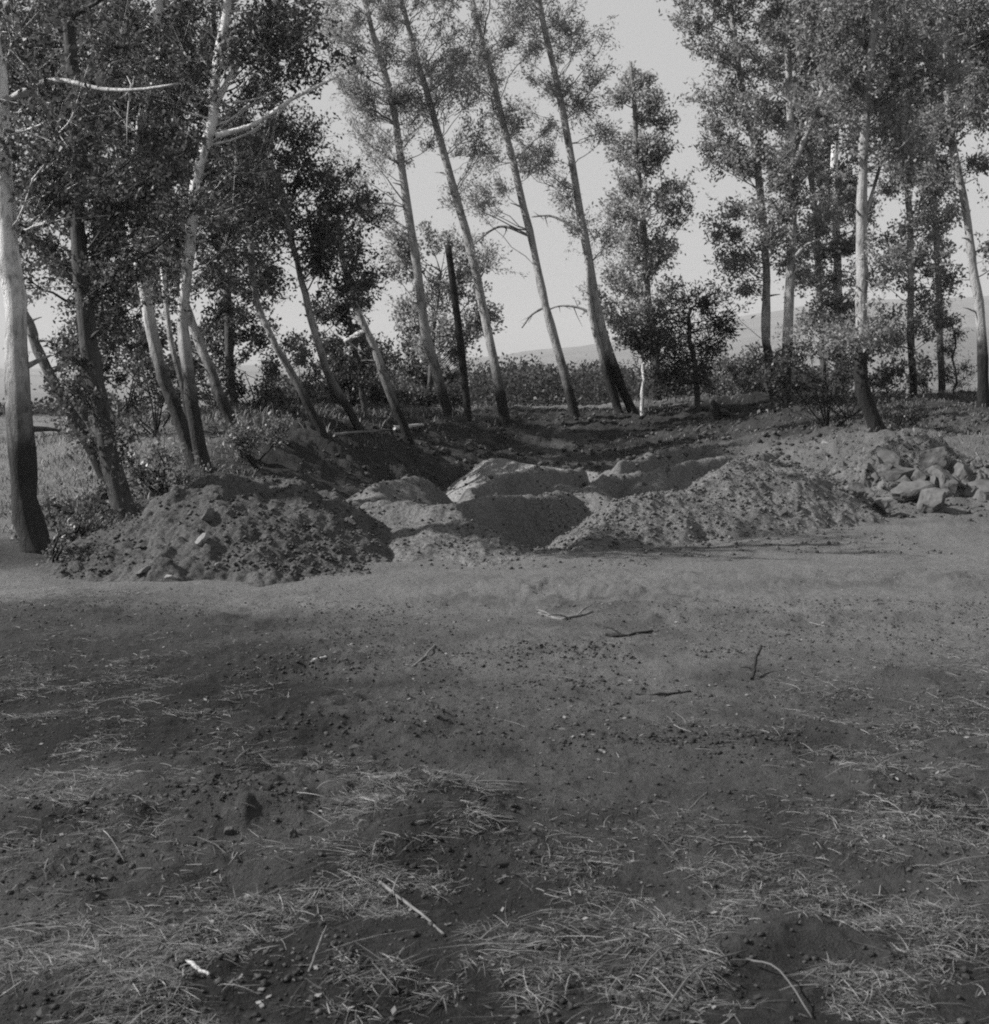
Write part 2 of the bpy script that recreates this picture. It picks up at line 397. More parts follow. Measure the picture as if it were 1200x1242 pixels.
def crown_fill(acc_wood, acc_leaf, trunk, ells, Y, leaf_size, dens, up=.5, asp=.55, rnd=.75, depth=.8, limb_r=.02, twig=.5, tz0=0.15):
    """limbs from the trunk into each ellipse (px,py,rx,ry[,dens[,dY]]), twigs on the limbs, leaves on the twigs"""
    tz = trunk[:, 2]; H = tz[-1] - tz[0]
    for e in ells:
        px, py, rx, ry = e[:4]; dk = (e[4] if len(e) > 4 else 1.0) * dens; dY = e[5] if len(e) > 5 else 0.0
        s = (Y + dY) / F; c = at(px, py, Y + dY)
        ex, ez = rx * s, ry * s; ey = max(ex, ez * .6) * depth
        vol = ex * ez * 3.14
        nc = max(3, int(vol * 6.5 * dk + .5)); nt_ = 10
        limbs = []
        for _ in range(nc):
            q = c + unit(rng.normal(size=3)) * rng.uniform(.08, 1.25) ** .6 * np.array([ex, ey, ez])
            hd = math.hypot(*(q[:2] - trunk[np.argmin(abs(tz - q[2]))][:2]))
            za = np.clip(q[2] - hd * rng.uniform(.35, 1.1) * (up * 2), tz[0] + H * tz0, tz[-1])
            k = min(np.searchsorted(tz, za), len(tz) - 1); p0 = trunk[k]
            mid = (p0 + q) / 2 + np.array([0, 0, -.10 * hd]) + rng.normal(size=3) * .07 * hd
            t = np.linspace(0, 1, 7)[:, None]
            L = (1 - t) ** 2 * p0 + 2 * t * (1 - t) * mid + t * t * q
            L[1:-1] += rng.normal(size=(5, 3)) * .025 * hd
            limbs.append(L)
            r0 = limb_r * rng.uniform(.35, .9) * (0.4 + .3 * hd) * (2.0 if rng.uniform() < .18 else 1)
            V, Fq = tube(L, np.linspace(r0, .004, 7), 4); acc_wood.add(V, Fq)
        limbs = np.array(limbs)
        ntw = nc * nt_; sel = np.repeat(np.arange(nc), nt_)
        u = rng.uniform(.6, .999, ntw) * 6; i = np.minimum(u.astype(int), 5); fr = (u - i)[:, None]
        A_ = limbs[sel, i] * (1 - fr) + limbs[sel, i + 1] * fr
        ld = unit(limbs[:, 6] - limbs[:, 4])[sel]
        big = rng.uniform(.55, 1.35, (nc, 1))[sel]
        D = unit(ld * .55 + rng.normal(size=(ntw, 3)) * .6 + np.array([0, 0, up * .55]))
        B_ = A_ + D * twig * .8 * big * rng.uniform(.5, 1.3, (ntw, 1))
        V, Fq = prisms(A_, B_, .0045, .0015); acc_leaf.add(V, Fq, 1)
        per = max(6, int(22 * twig / .5))
        tt = rng.uniform(.1, 1.05, (ntw, per, 1)) ** .8
        P = (A_[:, None, :] + (B_ - A_)[:, None, :] * tt + rng.normal(size=(ntw, per, 3)) * leaf_size * .6).reshape(-1, 3)
        V, Fq = leaves(P, np.repeat(D, per, 0), leaf_size, asp, rnd); acc_leaf.add(V, Fq, 0)

def tree(name, label, trunk_px, Y, w0, w1, bark_m, leaf_m, ells, leaf_size=.06, dens=1.0, up=.5, cat='tree', group=None,
         asp=.55, rnd=.75, stems=(), boughs=(), dead=(), flare=1.55, twig=.5, lump=.2, limb_r=.024, lean=0.0, tz0=.15, depth=.8):
    if group == GL: dens *= 1.5
    if group == GR: dens *= 1.2
    if group == GC: dens *= 1.35
    """trunk_px: photo positions base->top, all near depth Y"""
    m = len(trunk_px)
    P = np.array([at(px, py, Y + lean * i / max(1, m - 1)) for i, (px, py) in enumerate(trunk_px)])
    g = surf(P[0:1, 0], P[0:1, 1])[0]
    base = np.array([P[0][0], P[0][1], min(g, P[0][2] + .12)])
    P[0] = base; P = np.vstack([base + (P[0] - P[1]) * .0 - np.array([0, 0, .12]), P])
    ns = 14 + 3 * m
    T = smoothline(P, ns); u = np.linspace(0, 1, ns)
    T[3:] += np.stack([vnoise(u[3:] * 9, u[3:] * 0 + k_ * 7.7 + w0, 500 + k_) for k_ in range(3)], -1) * np.array([.035, .05, 0])
    r = (w0 + (w1 - w0) * u ** .8) * Y / F / 2; r = r * (1 + (flare - 1) * np.exp(-u * 14))
    root = empty(name, base); tag(root, label, cat, group)
    aw = Acc(); V, Fq = tube(T, r, 12, lump, rng.uniform(0, 99)); aw.add(V, Fq)
    for spx, sw0, sw1, dY in stems:   # further stems or forks of the same tree
        S = smoothline([at(a, b, Y + dY) for a, b in spx], 16)
        V, Fq = tube(S, np.linspace(sw0, sw1, 16) * Y / F / 2, 9, lump, rng.uniform(0, 99)); aw.add(V, Fq)
    for _ in range(6):
        q = rng.integers(ns // 3, ns - 6); dv = unit(np.array([rng.normal(), rng.normal() * .7, rng.uniform(.0, .7)])); ln = rng.uniform(.05, .28)
        V, Fq = tube(np.array([T[q], T[q] + dv * (r[q] + ln * .5), T[q] + dv * (r[q] + ln) + [0, 0, -.05 * ln]]), [r[q] * .35, r[q] * .2, r[q] * .08], 5); aw.add(V, Fq)
    al = Acc()
    zz = T[T[:, 2].argsort()]
    crown_fill(aw, al, zz, ells, Y + lean * .6, leaf_size, dens, up, asp, rnd, depth, limb_r, twig, tz0)
    aw.build('trunk', bark_m, root, base, True)
    al.build('crown', [leaf_m, bark_m], root, base)
    for k, (bpx, bw0, bw1, dY, mt) in enumerate(dead):
        ad = Acc(); S = smoothline([at(a, b, Y + dY * i) for i, (a, b) in enumerate(bpx)], 14)
        V, Fq = tube(S, np.linspace(bw0, bw1, 14) * Y / F / 2, 6, .15, k); ad.add(V, Fq)
        for q in range(5):   # twigs of the bare branch
            i = rng.integers(5, 13); d = unit(rng.normal(size=3) + np.array([0, 0, .1 if q % 2 else -.5])) * rng.uniform(.15, .45)
            V, Fq = tube(np.array([S[i], S[i] + d * .5 + rng.normal(size=3) * .02, S[i] + d]), [bw1 * .4 * Y / F, bw1 * .25 * Y / F, .002], 4); ad.add(V, Fq)
        ad.build('bare_branch', M[mt], root, base, True)
    return root

def shrub(name, label, ells, Y, leaf_m, base_px, leaf_size=.05, dens=1.2, cat='shrub', up=.6, asp=.6, group=None, twig=.35, nst=7, rnd=.8):
    b = hit(*base_px) if Y is None else None
    if b is None:
        b = at(base_px[0], base_px[1], Y); b[2] = surf(b[0:1], b[1:2])[0]
    Y = b[1]
    root = empty(name, b); tag(root, label, cat, group)
    top = max(at(e[0], e[1] - e[3], Y)[2] for e in ells)
    T = np.linspace(b, [b[0], b[1], max(top - .1, b[2] + .2)], 12)
    aw = Acc(); al = Acc()
    for _ in range(nst):
        e = ells[rng.integers(0, len(ells))]; q = at(e[0] + rng.uniform(-.7, .7) * e[2], e[1], Y + rng.uniform(-.3, .3))
        S = smoothline([b - np.array([0, 0, .05]), (b + q) / 2 + rng.normal(size=3) * .05, q], 8); V, Fq = tube(S, np.linspace(.014, .005, 8), 5); aw.add(V, Fq)
    crown_fill(aw, al, T, ells, Y, leaf_size, dens, up, asp, rnd, .9, .012, twig, .0)
    aw.build('stems', M['grey_bark'], root, b, True); al.build('foliage', [leaf_m, M['grey_bark']], root, b)
    return root

# ------------------------------------------------------------------ ground sheet
def build_ground():
    fine = np.linspace(-34, 34, 620); left = np.linspace(-180, -34, 70)[:-1]; right = np.linspace(34, 180, 70)[1:-1]
    az = np.radians(np.concatenate([left, fine, right])); na = len(az)
    r = np.concatenate([[.3, .8, 1.4, 1.9], np.geomspace(2.2, 46, 520), np.geomspace(47.5, 9000, 90)]); nr = len(r)
    X = np.outer(r, np.sin(az)); Y = np.outer(r, np.cos(az))
    Z = base_h(X, Y)
    V = np.stack([X, Y, Z], -1).reshape(-1, 3)
    i = np.arange(nr - 1)[:, None] * na; j = np.arange(na)[None, :]; j2 = (j + 1) % na
    Fq = np.stack([i + j, i + j2, i + na + j2, i + na + j], -1).reshape(-1, 4)
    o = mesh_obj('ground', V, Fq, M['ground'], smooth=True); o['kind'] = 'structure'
    x = V[:, 0]; y = V[:, 1]; rr = np.hypot(x, y)
    wob = fbm(x * .5, y * .5, 4, 70) * 1.1 + fbm(x * 3, y * 4, 3, 75) * .25
    track = sstep(5.3, 7.8, y + wob * .6 + .17 * x) * (1 - sstep(10.8, 12.2, y - .18 * x + wob * .3)) * sstep(-4.2, -2.2, x + wob * .5)
    pit = sstep(10.3, 11.5, y) * (1 - sstep(23.5, 26, y + wob)) * sstep(-3.6, -1.8, x + wob * .3) * (.85 - .7 * sstep(17.5, 20, y + wob) * sstep(-.5, 2.5, x) - .7 * sstep(13.5, 16, y + wob) * sstep(.6, -.6, x - .1 * (y - 16)))
    dust = np.clip(np.maximum(track, pit), 0, 1)
    dust = np.maximum(dust, 0.17 * sstep(-.5, 3.5, x + wob) * (y < 9))
    damp_shade = np.zeros_like(x)  # damp cut soil plus painted shade on the near faces of the banks
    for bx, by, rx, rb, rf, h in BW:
        dx = (x - bx) / rx; dy = by - y + wob * .06; damp_shade = np.maximum(damp_shade, np.exp(-dx ** 2 * 1.6) * sstep(-.03, .03, dy) * (1 - sstep(rf * 1.4, rf * 3.2, dy)) * min(1, h * 12))
    grassy = np.maximum(sstep(-2.6, -4.4, x + wob * .4) * sstep(9.6, 11.5, y), sstep(25, 28, y + wob * 1.3 - .2 * x * (x > 0)))
    grassy = np.maximum(grassy, .3 * sstep(.1, 1.0, wob) * (y < 8))
    grassy = np.maximum(grassy, sstep(-2.2, -3.2, x + wob * .3) * sstep(7.5, 8.3, y + wob * .3) * (1 - sstep(9.0, 9.6, y)))
    grassy = np.clip(grassy, 0, 1)
    for nm, a in (('dust', dust), ('grassy', grassy), ('damp_shade', np.clip(damp_shade * (.7 + .9 * fbm(x * 6, y * 6, 4, 77, .65)), 0, 1))):
        at_ = o.data.attributes.new(nm, 'FLOAT', 'POINT'); at_.data.foreach_set('value', a.astype(np.float32))
build_ground()

# ------------------------------------------------------------------ heaps
for i, (nm, lab, cat, mt, *_r) in enumerate(HEAPS):
    P = HP[i][0]; x0, y0 = P[:, 0].min() - 1.3, P[:, 1].min() - 1.6; x1, y1 = P[:, 0].max() + 1.3, P[:, 1].max() + 1.6
    st = .0125 if i < 4 else .026
    gx = np.arange(x0, x1, st); gy = np.arange(y0, y1, st); X, Y = np.meshgrid(gx, gy)
    Zh = heap_h(i, X, Y); Zb = base_h(X, Y)
    keep = Zh > Zb - .03
    nx = len(gx); a = np.arange(len(gy) - 1)[:, None] * nx + np.arange(nx - 1)[None, :]
    Fq = np.stack([a, a + 1, a + nx + 1, a + nx], -1).reshape(-1, 4); kk = keep.ravel()
    Fq = Fq[kk[Fq].any(1)]
    V = np.stack([X, Y, Zh], -1).reshape(-1, 3)
    used = np.unique(Fq); mp = np.full(len(V), -1); mp[used] = np.arange(len(used)); V = V[used]; Fq = mp[Fq]
    c = P.mean(0); og = (c[0], c[1], float(base_h(c[0:1], c[1:2])[0]))
    tag(mesh_obj(nm, V, Fq, M[mt], None, og, True), lab, cat, 'heaps of dug earth round the pit')

# ------------------------------------------------------------------ crumbs of earth (uncountable)
def octa(P, S):
    m = len(P); base = np.array([[1, 0, 0], [0, 1, 0], [-1, 0, 0], [0, -1, 0], [0, 0, .8], [0, 0, -.8], [.62, .62, .45], [-.62, .62, .45], [-.62, -.62, .45], [.62, -.62, .45]])
    B = base[None] * rng.uniform(.65, 1.25, (m, 10, 1)) * rng.uniform(.7, 1.2, (m, 1, 3))
    a = rng.uniform(0, 6.28, m); ca, sa = np.cos(a)[:, None], np.sin(a)[:, None]
    X = B[:, :, 0] * ca - B[:, :, 1] * sa; Yy = B[:, :, 0] * sa + B[:, :, 1] * ca
    V = np.stack([X, Yy, B[:, :, 2]], -1) * S[:, None, None] + P[:, None, :]
    f = np.array([[0, 6, 4, 9], [6, 1, 7, 4], [4, 7, 2, 8], [9, 4, 8, 3], [0, 5, 1, 6], [1, 5, 2, 7], [2, 5, 3, 8], [3, 5, 0, 9]])
    return V.reshape(-1, 3), (f[None] + np.arange(m)[:, None, None] * 10).reshape(-1, 4)

def crumbs():
    acc = Acc()
    for (x0, x1, y0, y1, n_, s0, s1, mi) in [(-4.2, 4.5, 2.4, 8.0, 30000, .003, .010, 1), (-3.2, -.9, 9.0, 10.8, 9000, .004, .026, 3), (-1.2, 1.2, 9.4, 11.2, 5000, .004, .022, 2),
                                         (.4, 3.6, 9.9, 13.2, 11000, .004, .024, 2), (3.2, 7.5, 11.8, 15, 4200, .006, .035, 0), (-2.5, 5, 12, 18, 4500, .008, .03, 0), (-4, 9, 17, 25.5, 9000, .01, .06, 1)]:
        x = rng.uniform(x0, x1, n_); y = rng.uniform(y0, y1, n_)
        k = vnoise(x * 1.3, y * 1.3, 222) + rng.uniform(-.7, .7, n_) > -.25
        if 9 <= y0 < 12: k &= (surf(x, y) > base_h(x, y) + .01) | (rng.uniform(size=n_) < .22)
        x = x[k]; y = y[k]; s = s0 * (s1 / s0) ** (rng.uniform(0, 1, len(x)) ** 2.2)
        P = np.stack([x, y, surf(x, y) + s * .25], -1)
        V, Fq = octa(P, s); fm = np.repeat((rng.uniform(size=len(P)) < (.55 if mi else .1)).astype(int), 8); acc.add(V, Fq); acc.m[-1] = fm if mi < 2 else np.full(len(Fq), mi)
    for bx, by, rx, rb, rf, h in BW:
        if by > 7: continue
        m = int(520 * rx / .5); x = bx + rng.normal(0, rx * .55, m); y = by - rf * .6 + rng.normal(0, rf * .7, m)
        k = fbm(x * 5, y * 5, 3, 226) + rng.uniform(-.5, .5, m) > 0; x, y = x[k], y[k]; s_ = .003 * 4.5 ** (rng.uniform(0, 1, len(x)) ** 1.8)
        V, Fq = octa(np.stack([x, y, surf(x, y) + s_ * .2], -1), s_); acc.add(V, Fq); acc.m[-1] = np.repeat((rng.uniform(size=len(x)) < .8).astype(int), 8)
    o = acc.build('rubble', [M['rub'], M['rub_dark'], M['dirt'], M['dirt_dark']]); o['kind'] = 'stuff'; o['label'] = 'crumbs and small clods of earth strewn over the dug ground'
crumbs()

# ------------------------------------------------------------------ straw and grass (uncountable)
def blades(P, az, L, rise, w, sag=.5):
    m = len(P); d = np.stack([np.cos(az), np.sin(az), np.zeros(m)], -1); sd = np.stack([-np.sin(az), np.cos(az), np.zeros(m)], -1)
    up_ = np.array([0, 0, 1.0]); bend = rng.normal(size=(m, 1)) * .12
    pts = []
    for t in (0, .35, .7, 1.0):
        z = rise * (t - sag * t * t)
        pts.append(P + d * (L * t)[:, None] + sd * (bend * (L * t * t)[:, None]) + up_ * z[:, None])
    tw = unit(sd + rng.normal(size=(m, 3)) * .5)
    vs = []
    for p, ww in zip(pts, (1, 1, .8, .25)):
        vs += [p - tw * (w * ww)[:, None], p + tw * (w * ww)[:, None]]
    V = np.stack(vs, 1).reshape(-1, 3); o = np.arange(m)[:, None] * 8
    Fq = np.concatenate([o + np.array([[0, 1, 3, 2]]), o + np.array([[2, 3, 5, 4]]), o + np.array([[4, 5, 7, 6]])], 0)
    return V, Fq

STRAW = [(100, 880, 190, 110, 1), (60, 980, 150, 60, 1), (250, 860, 100, 40, .6), (80, 722, 140, 18, .8), (200, 735, 120, 14, .5), (495, 985, 60, 20, 4.0), (572, 1015, 24, 36, 3.0), (450, 1015, 40, 40, 2.2), (480, 1060, 60, 30, 1.0), (430, 1100, 190, 70, .9),
         (180, 1190, 280, 80, 1), (900, 1180, 220, 70, 1.1), (1120, 940, 150, 80, 1.4), (1160, 1050, 120, 60, 1.3), (1020, 938, 50, 10, 1.2), (800, 1070, 160, 60, .5),
         (1100, 1150, 200, 60, .6), (1180, 800, 120, 40, .5), (600, 1220, 300, 40, .6), (1000, 860, 160, 40, .35), (-150, 950, 150, 200, .5), (1350, 950, 150, 200, .5), (850, 900, 80, 12, .5), (350, 950, 120, 14, .6)]
def straw():
    acc = Acc(); Ps = []
    for px, py, rx, ry, w in STRAW:
        m = int(rx * ry * w * 1.0)
        u = rng.normal(size=(m, 2)) * .55
        X = px + u[:, 0] * rx; Yp = np.clip(py + u[:, 1] * ry, 640, 1400)
        d = np.stack([(X - 600) / F, cp - (Yp - 621) / F * sp_, -sp_ - (Yp - 621) / F * cp], -1)
        t = -1.5 / d[:, 2]; Ps.append(np.stack([d[:, 0] * t, d[:, 1] * t], -1))
    m = 6000; Ps.append(np.stack([rng.uniform(-4.5, 4.5, m), 2.4 + 6.2 * rng.uniform(0, 1, m) ** 1.3], -1))
    P = np.concatenate(Ps)
    # tufts: keep where a clumpy field is high
    f = fbm(P[:, 0] * 4.5, P[:, 1] * 4.5, 4, 301, .65) * 1.4 + rng.uniform(-.7, .7, len(P)); P = P[f > .2]
    z = surf(P[:, 0], P[:, 1]); P3 = np.stack([P[:, 0], P[:, 1], z + .002], -1); m = len(P3)
    az = rng.normal(.6, .9, m) + (rng.uniform(size=m) < .5) * 3.1; u_ = rng.uniform(size=m) < .45; az[u_] = rng.uniform(0, 6.28, u_.sum())
    L = np.where(rng.uniform(size=m) < .93, rng.gamma(2, .016, m) + .008, rng.gamma(2.2, .035, m) + .03); rise = L * np.abs(rng.normal(0, .2, m))
    V, Fq = blades(P3, az, L, rise, rng.uniform(.0004, .0013, m), 1.0); acc.add(V, Fq)
    o = acc.build('dry_grass', M['straw']); o['kind'] = 'stuff'; o['label'] = 'flattened dry grass and straw in patches on the dark soil'
straw()

def litter():
    m = 16000; x = rng.uniform(-4.5, 4.5, m); y = 2.4 + 6.8 * rng.uniform(0, 1, m) ** 1.2
    k = fbm(x * 2.5, y * 2.5, 3, 311) + rng.uniform(-.6, .6, m) > .1; x, y = x[k], y[k]; m = len(x)
    a = rng.uniform(0, 6.28, m); d = np.stack([np.cos(a), np.sin(a), rng.normal(0, .25, m)], -1)
    P = np.stack([x, y, surf(x, y) + .004], -1); sd_ = unit(np.cross(d, np.array([0, 0, 1.0]) + rng.normal(size=(m, 3)) * .3)); L = rng.uniform(.006, .026, (m, 1))
    V = np.stack([P, P + d * L * .5 + sd_ * L * .28, P + d * L, P + d * L * .5 - sd_ * L * .28], 1).reshape(-1, 3)
    o = mesh_obj('leaf_litter', V, np.arange(m * 4).reshape(-1, 4), M['litter']); o['kind'] = 'stuff'; o['label'] = 'dead leaf scraps and chips scattered over the foreground soil'
litter()

def field_grass():
    acc = Acc()
    def put(x, y, h, w, keep):
        k = keep; x, y = x[k], y[k]; m = len(x); P = np.stack([x, y, surf(x, y) - .01], -1)
        L = h * rng.uniform(.3, .9, m); V, Fq = blades(P, rng.uniform(0, 6.28, m), L, h * rng.uniform(.5, 1.3, m) * 1.6, rng.uniform(.5, 1.1, m) * w, .45); acc.add(V, Fq)
    m = 34000; y = 11 + 26 * rng.uniform(0, 1, m) ** 1.4; x = -y * rng.uniform(.18, .55, m)
    put(x, y, .075, .005, fbm(x * .6, y * .6, 3, 401) + rng.uniform(-.5, .5, m) > -.15)
    m = 24000; y = rng.uniform(24.3, 34, m); x = y * rng.uniform(-.16, .45, m)
    put(x, y, .10, .005, (fbm(x * .5, y * .5, 3, 402) + rng.uniform(-.5, .5, m) > -.2) & (y > 24.3 + 1.4 * np.cos(x * .2)))
    m = 9000; y = rng.uniform(17.5, 25, m); x = -4.2 + (y - 17.5) * .42 + rng.normal(0, .7, m) - .6
    put(x, y, .14, .006, x < 2)
    m = 9000; y = rng.uniform(15.2, 25, m); x = y * rng.uniform(.24, .45, m)
    put(x, y, .08, .004, fbm(x * .8, y * .8, 3, 404) + rng.uniform(-.5, .5, m) > .1)
    m = 16000; y = rng.uniform(18.5, 25.5, m); x = rng.uniform(-2.5, 10, m)
    put(x, y, .05, .005, fbm(x * .9, y * .9, 4, 405, .6) + rng.uniform(-.5, .5, m) > .15)
    o = acc.build('grass', M['grass']); o['kind'] = 'stuff'; o['label'] = 'dry standing grass on the field and along the rear crest'
field_grass()

# ------------------------------------------------------------------ rocks and clods
def rock_mesh(seed, sx, sy, sz, ang=.5, sub=3):
    bm = bmesh.new(); bmesh.ops.create_icosphere(bm, subdivisions=sub + 1, radius=1)
    rs = random.Random(seed); off = Vector((rs.uniform(0, 50), rs.uniform(0, 50), rs.uniform(0, 50)))
    pl = [(Vector((rs.gauss(0, 1), rs.gauss(0, 1), rs.gauss(0, 1))).normalized(), rs.uniform(.36, .68)) for _ in range(13)]
    for v in bm.verts:
        c = v.co.copy()
        for nrm, dd in pl:
            k = c.dot(nrm)
            if k > dd: c -= nrm * (k - dd) * ang
        c *= 1 + .13 * mnoise.fractal(c * 1.3 + off, .8, 2, 4) + .05 * mnoise.noise(c * 5 + off) + .025 * mnoise.noise(c * 13 + off)
        v.co = Vector((c.x * sx, c.y * sy, c.z * sz))
    me = bpy.data.meshes.new('rock'); bm.to_mesh(me); bm.free()
    return me

def rock(name, label, px, py, w, h, mt, cat, group=None, ang=.95, rot=None, sink=.28, tilt=0.0):
    if group == G1: w *= 1.45; h *= 1.7
    p = hit(px, py + h * .35); s = p[1] / F; sx = w * s / 2; sz = h * s / 2
    me = rock_mesh(int(px * 13 + py * 7), sx, (sx + sz) * .55, sz, ang, 3 if w > 9 else 2)
    me.materials.append(M[mt]); me.polygons.foreach_set('use_smooth', np.ones(len(me.polygons), bool) if w < 9 else np.zeros(len(me.polygons), bool))
    o = bpy.data.objects.new(name, me); COL.objects.link(o)
    o.location = (p[0], p[1] + sx * .2, p[2] + sz * (1 - sink * 2) * .6); o.rotation_euler = (0, tilt, rot if rot is not None else random.uniform(-.4, .4))
    return tag(o, label, cat, group)

G1 = 'boulders on the rubble heap'; G2 = 'stones and lumps on the dark heap'; G3 = 'stones on the pale heaps'
for a in [
    ('boulder', 'pale rounded boulder at the upper end of the rubble heap below the dark trunk', 1077, 551, 34, 24, 'stone', 'boulder', G1),
    ('boulder', 'broad grey boulder with dark hollow just below the uppermost pale boulder', 1087, 571, 48, 28, 'stone', 'boulder', G1),
    ('boulder', 'boulder on the highest point of the rubble heap', 1133, 546, 34, 28, 'stone', 'boulder', G1),
    ('boulder', 'upright pale boulder in the middle of the rubble heap, left of the largest block', 1117, 569, 28, 30, 'stone', 'boulder', G1),
    ('boulder', 'largest angular block in the middle of the rubble heap', 1143, 574, 44, 38, 'stone', 'boulder', G1),
    ('boulder', 'dark shaded boulder at the lower middle of the rubble heap', 1106, 592, 42, 26, 'dark_stone', 'boulder', G1),
    ('boulder', 'long flat pale boulder lying at the right edge of the rubble heap', 1192, 592, 62, 18, 'stone', 'boulder', G1),
    ('boulder', 'squat boulder at the foot of the rubble heap below the dark boulder', 1131, 605, 38, 26, 'stone', 'boulder', G1),
    ('boulder', 'narrow boulder between the largest block and the long flat boulder', 1166, 566, 24, 24, 'stone', 'boulder', G1),
    ('boulder', 'small grey boulder at the near foot of the rubble heap beside the smooth track', 1068, 606, 26, 20, 'stone', 'boulder', G1),
    ('boulder', 'lumpy low boulder where the rubble heap meets the tall pale heap', 1040, 592, 22, 18, 'stone', 'boulder', G1),
    ('stone', 'small bright white stone on the bank under the dark leaning trunk', 1000, 535, 12, 10, 'pale_stone', 'stone', None),
    ('stone', 'flattish stone near the peak of the tall pale heap', 923, 585, 20, 13, 'stone', 'stone', G3),
    ('stone', 'small round white stone at the foot of the tall pale heap', 886, 650, 9, 9, 'pale_stone', 'stone', G3),
    ('dirt_clod', 'upright dark clod low on the slope of the tall pale heap', 967, 614, 12, 18, 'clod', 'clod', G3),
    ('dirt_clod', 'flat dark clod beside the upright clod on the tall pale heap', 951, 621, 16, 11, 'clod', 'clod', G3),
    ('stone', 'pale pointed stone at the low gap between the pale heaps', 725, 651, 18, 12, 'pale_stone', 'stone', G3),
    ('stone', 'grey stone just beside the pale pointed stone in the low gap', 745, 656, 16, 11, 'stone', 'stone', G3),
    ('stone', 'white stone with sharp shadow in the middle of the dark heap', 245, 651, 22, 17, 'pale_stone', 'stone', G2),
    ('boulder', 'big round dark boulder near the top of the dark heap', 255, 622, 28, 28, 'dark_stone', 'boulder', G2),
    ('dirt_clod', 'dark pointed clod on the top ridge of the dark heap above the round boulder', 262, 598, 14, 18, 'clod', 'clod', G2),
    ('stone', 'grey round stone left of the big round boulder on the dark heap', 232, 620, 18, 15, 'stone', 'stone', G2),
    ('stone', 'slanting slab of stone at the lower left foot of the dark heap', 177, 690, 34, 12, 'stone', 'stone', G2, .7, .2, .1, -.45),
    ('stone', 'pale flat stone right of the slanting slab at the foot of the dark heap', 208, 698, 19, 11, 'pale_stone', 'stone', G2),
    ('stone', 'small whitish stone low on the dark heap below the white stone', 263, 685, 11, 10, 'pale_stone', 'stone', G2),
    ('boulder', 'large half buried grey boulder low in the middle of the dark heap', 307, 673, 30, 22, 'stone', 'boulder', G2),
    ('stone', 'grey stone above the large half buried boulder on the dark heap', 325, 648, 22, 18, 'stone', 'stone', G2),
    ('stone', 'grey stone right of the half buried boulder on the dark heap', 363, 667, 18, 14, 'stone', 'stone', G2),
    ('stone', 'pale stone at the right foot of the dark heap', 443, 689, 14, 9, 'stone', 'stone', G2),
    ('stone', 'small pale stone at the foot of the dark heap, second from its right end', 416, 686, 10, 8, 'stone', 'stone', G2),
    ('dirt_clod', 'pale clod standing below the dark scrape in the foreground', 357, 1008, 15, 22, 'stone', 'clod', None),
    ('dirt_clod', 'grey clod in the dark hollow of the foreground scrape', 276, 1004, 16, 22, 'clod', 'clod', None),
    ('dirt_clod', 'flat pale clod on the foreground soil with a dark crack under it', 430, 905, 22, 12, 'clod', 'clod', None),
    ('dirt_clod', 'small clod with dark hole beside it in the foreground soil', 494, 880, 16, 14, 'clod', 'clod', None),
    ('dirt_clod', 'flat pale clod on the bare soil near the middle of the foreground', 683, 884, 24, 9, 'stone', 'clod', None),
    ('stone', 'tiny round white pebble on dark soil in the foreground', 181, 1085, 7, 7, 'pale_stone', 'stone', None),
]: rock(*a)

# repeated lumps that nothing tells apart
for k in range(16):
    px = 1050 + 150 * ((k * .618) % 1); py = random.uniform(550, 600)
    rock('boulder', 'medium grey boulder partly buried in the rubble heap', px, py, random.uniform(20, 38), random.uniform(17, 30), 'stone', 'boulder', 'medium boulders in the rubble heap')
for k in range(34):
    px = random.uniform(130, 445); py = random.uniform(612, 692)
    if py < 600 + abs(px - 300) * .38: continue
    rock('dirt_clod', 'small dark lump of earth on the face of the dark heap', px, py, random.uniform(6, 15), random.uniform(5, 11), 'clod', 'clod', 'lumps of earth on the dark heap')
for k in range(26):
    px = random.uniform(1040, 1210); py = random.uniform(565, 615)
    rock('stone', 'small broken stone between the boulders of the rubble heap', px, py, random.uniform(7, 15), random.uniform(6, 12), 'stone', 'stone', 'small stones of the rubble heap')
for k in range(22):
    px = random.uniform(470, 900); py = random.uniform(625, 680)
    rock('dirt_clod', 'small pale lump of earth on the pale heaps', px, py, random.uniform(4, 10), random.uniform(4, 7), 'rub', 'clod', 'lumps of earth on the pale heaps')

# ------------------------------------------------------------------ sticks and logs
def stick(name, label, pts, w, mt, cat='stick', lift=.008, forks=()):
    Q = [hit(a, b) + np.array([0, 0, lift + (c[0] if c else 0)]) for a, b, *c in pts]
    s = np.mean([q[1] for q in Q]) / F
    L = smoothline(Q, 9); L += rng.normal(size=L.shape) * w * s * .12
    acc = Acc(); V, Fq = tube(L, np.linspace(w, w * .6, 9) * s / 2, 7, .2, w); acc.add(V, Fq)
    for i, dx, dy, dz in forks:
        p = L[i]; V, Fq = tube(smoothline([p, p + np.array([dx, dy, dz]) * .5 + [0, 0, .01], p + np.array([dx, dy, dz])], 6), np.linspace(w * .55, w * .25, 6) * s / 2, 5, .2, 1); acc.add(V, Fq)
    tag(acc.build(name, M[mt], None, L[0], True), label, cat)
stick('stick', 'short bright white stick lying on straw near the bottom corner', [(226, 1169), (254, 1187)], 6, 'stick_pale')
stick('plant_stalk', 'long curved grey stalk below the short white stick', [(198, 1186), (245, 1203), (302, 1209)], 4, 'stick', 'stalk')
stick('stick', 'straight pale stick slanting down from the straw clump', [(455, 1068), (500, 1103), (538, 1136)], 5, 'stick', forks=[(2, .02, .06, .03), (2, .01, -.07, .02)])
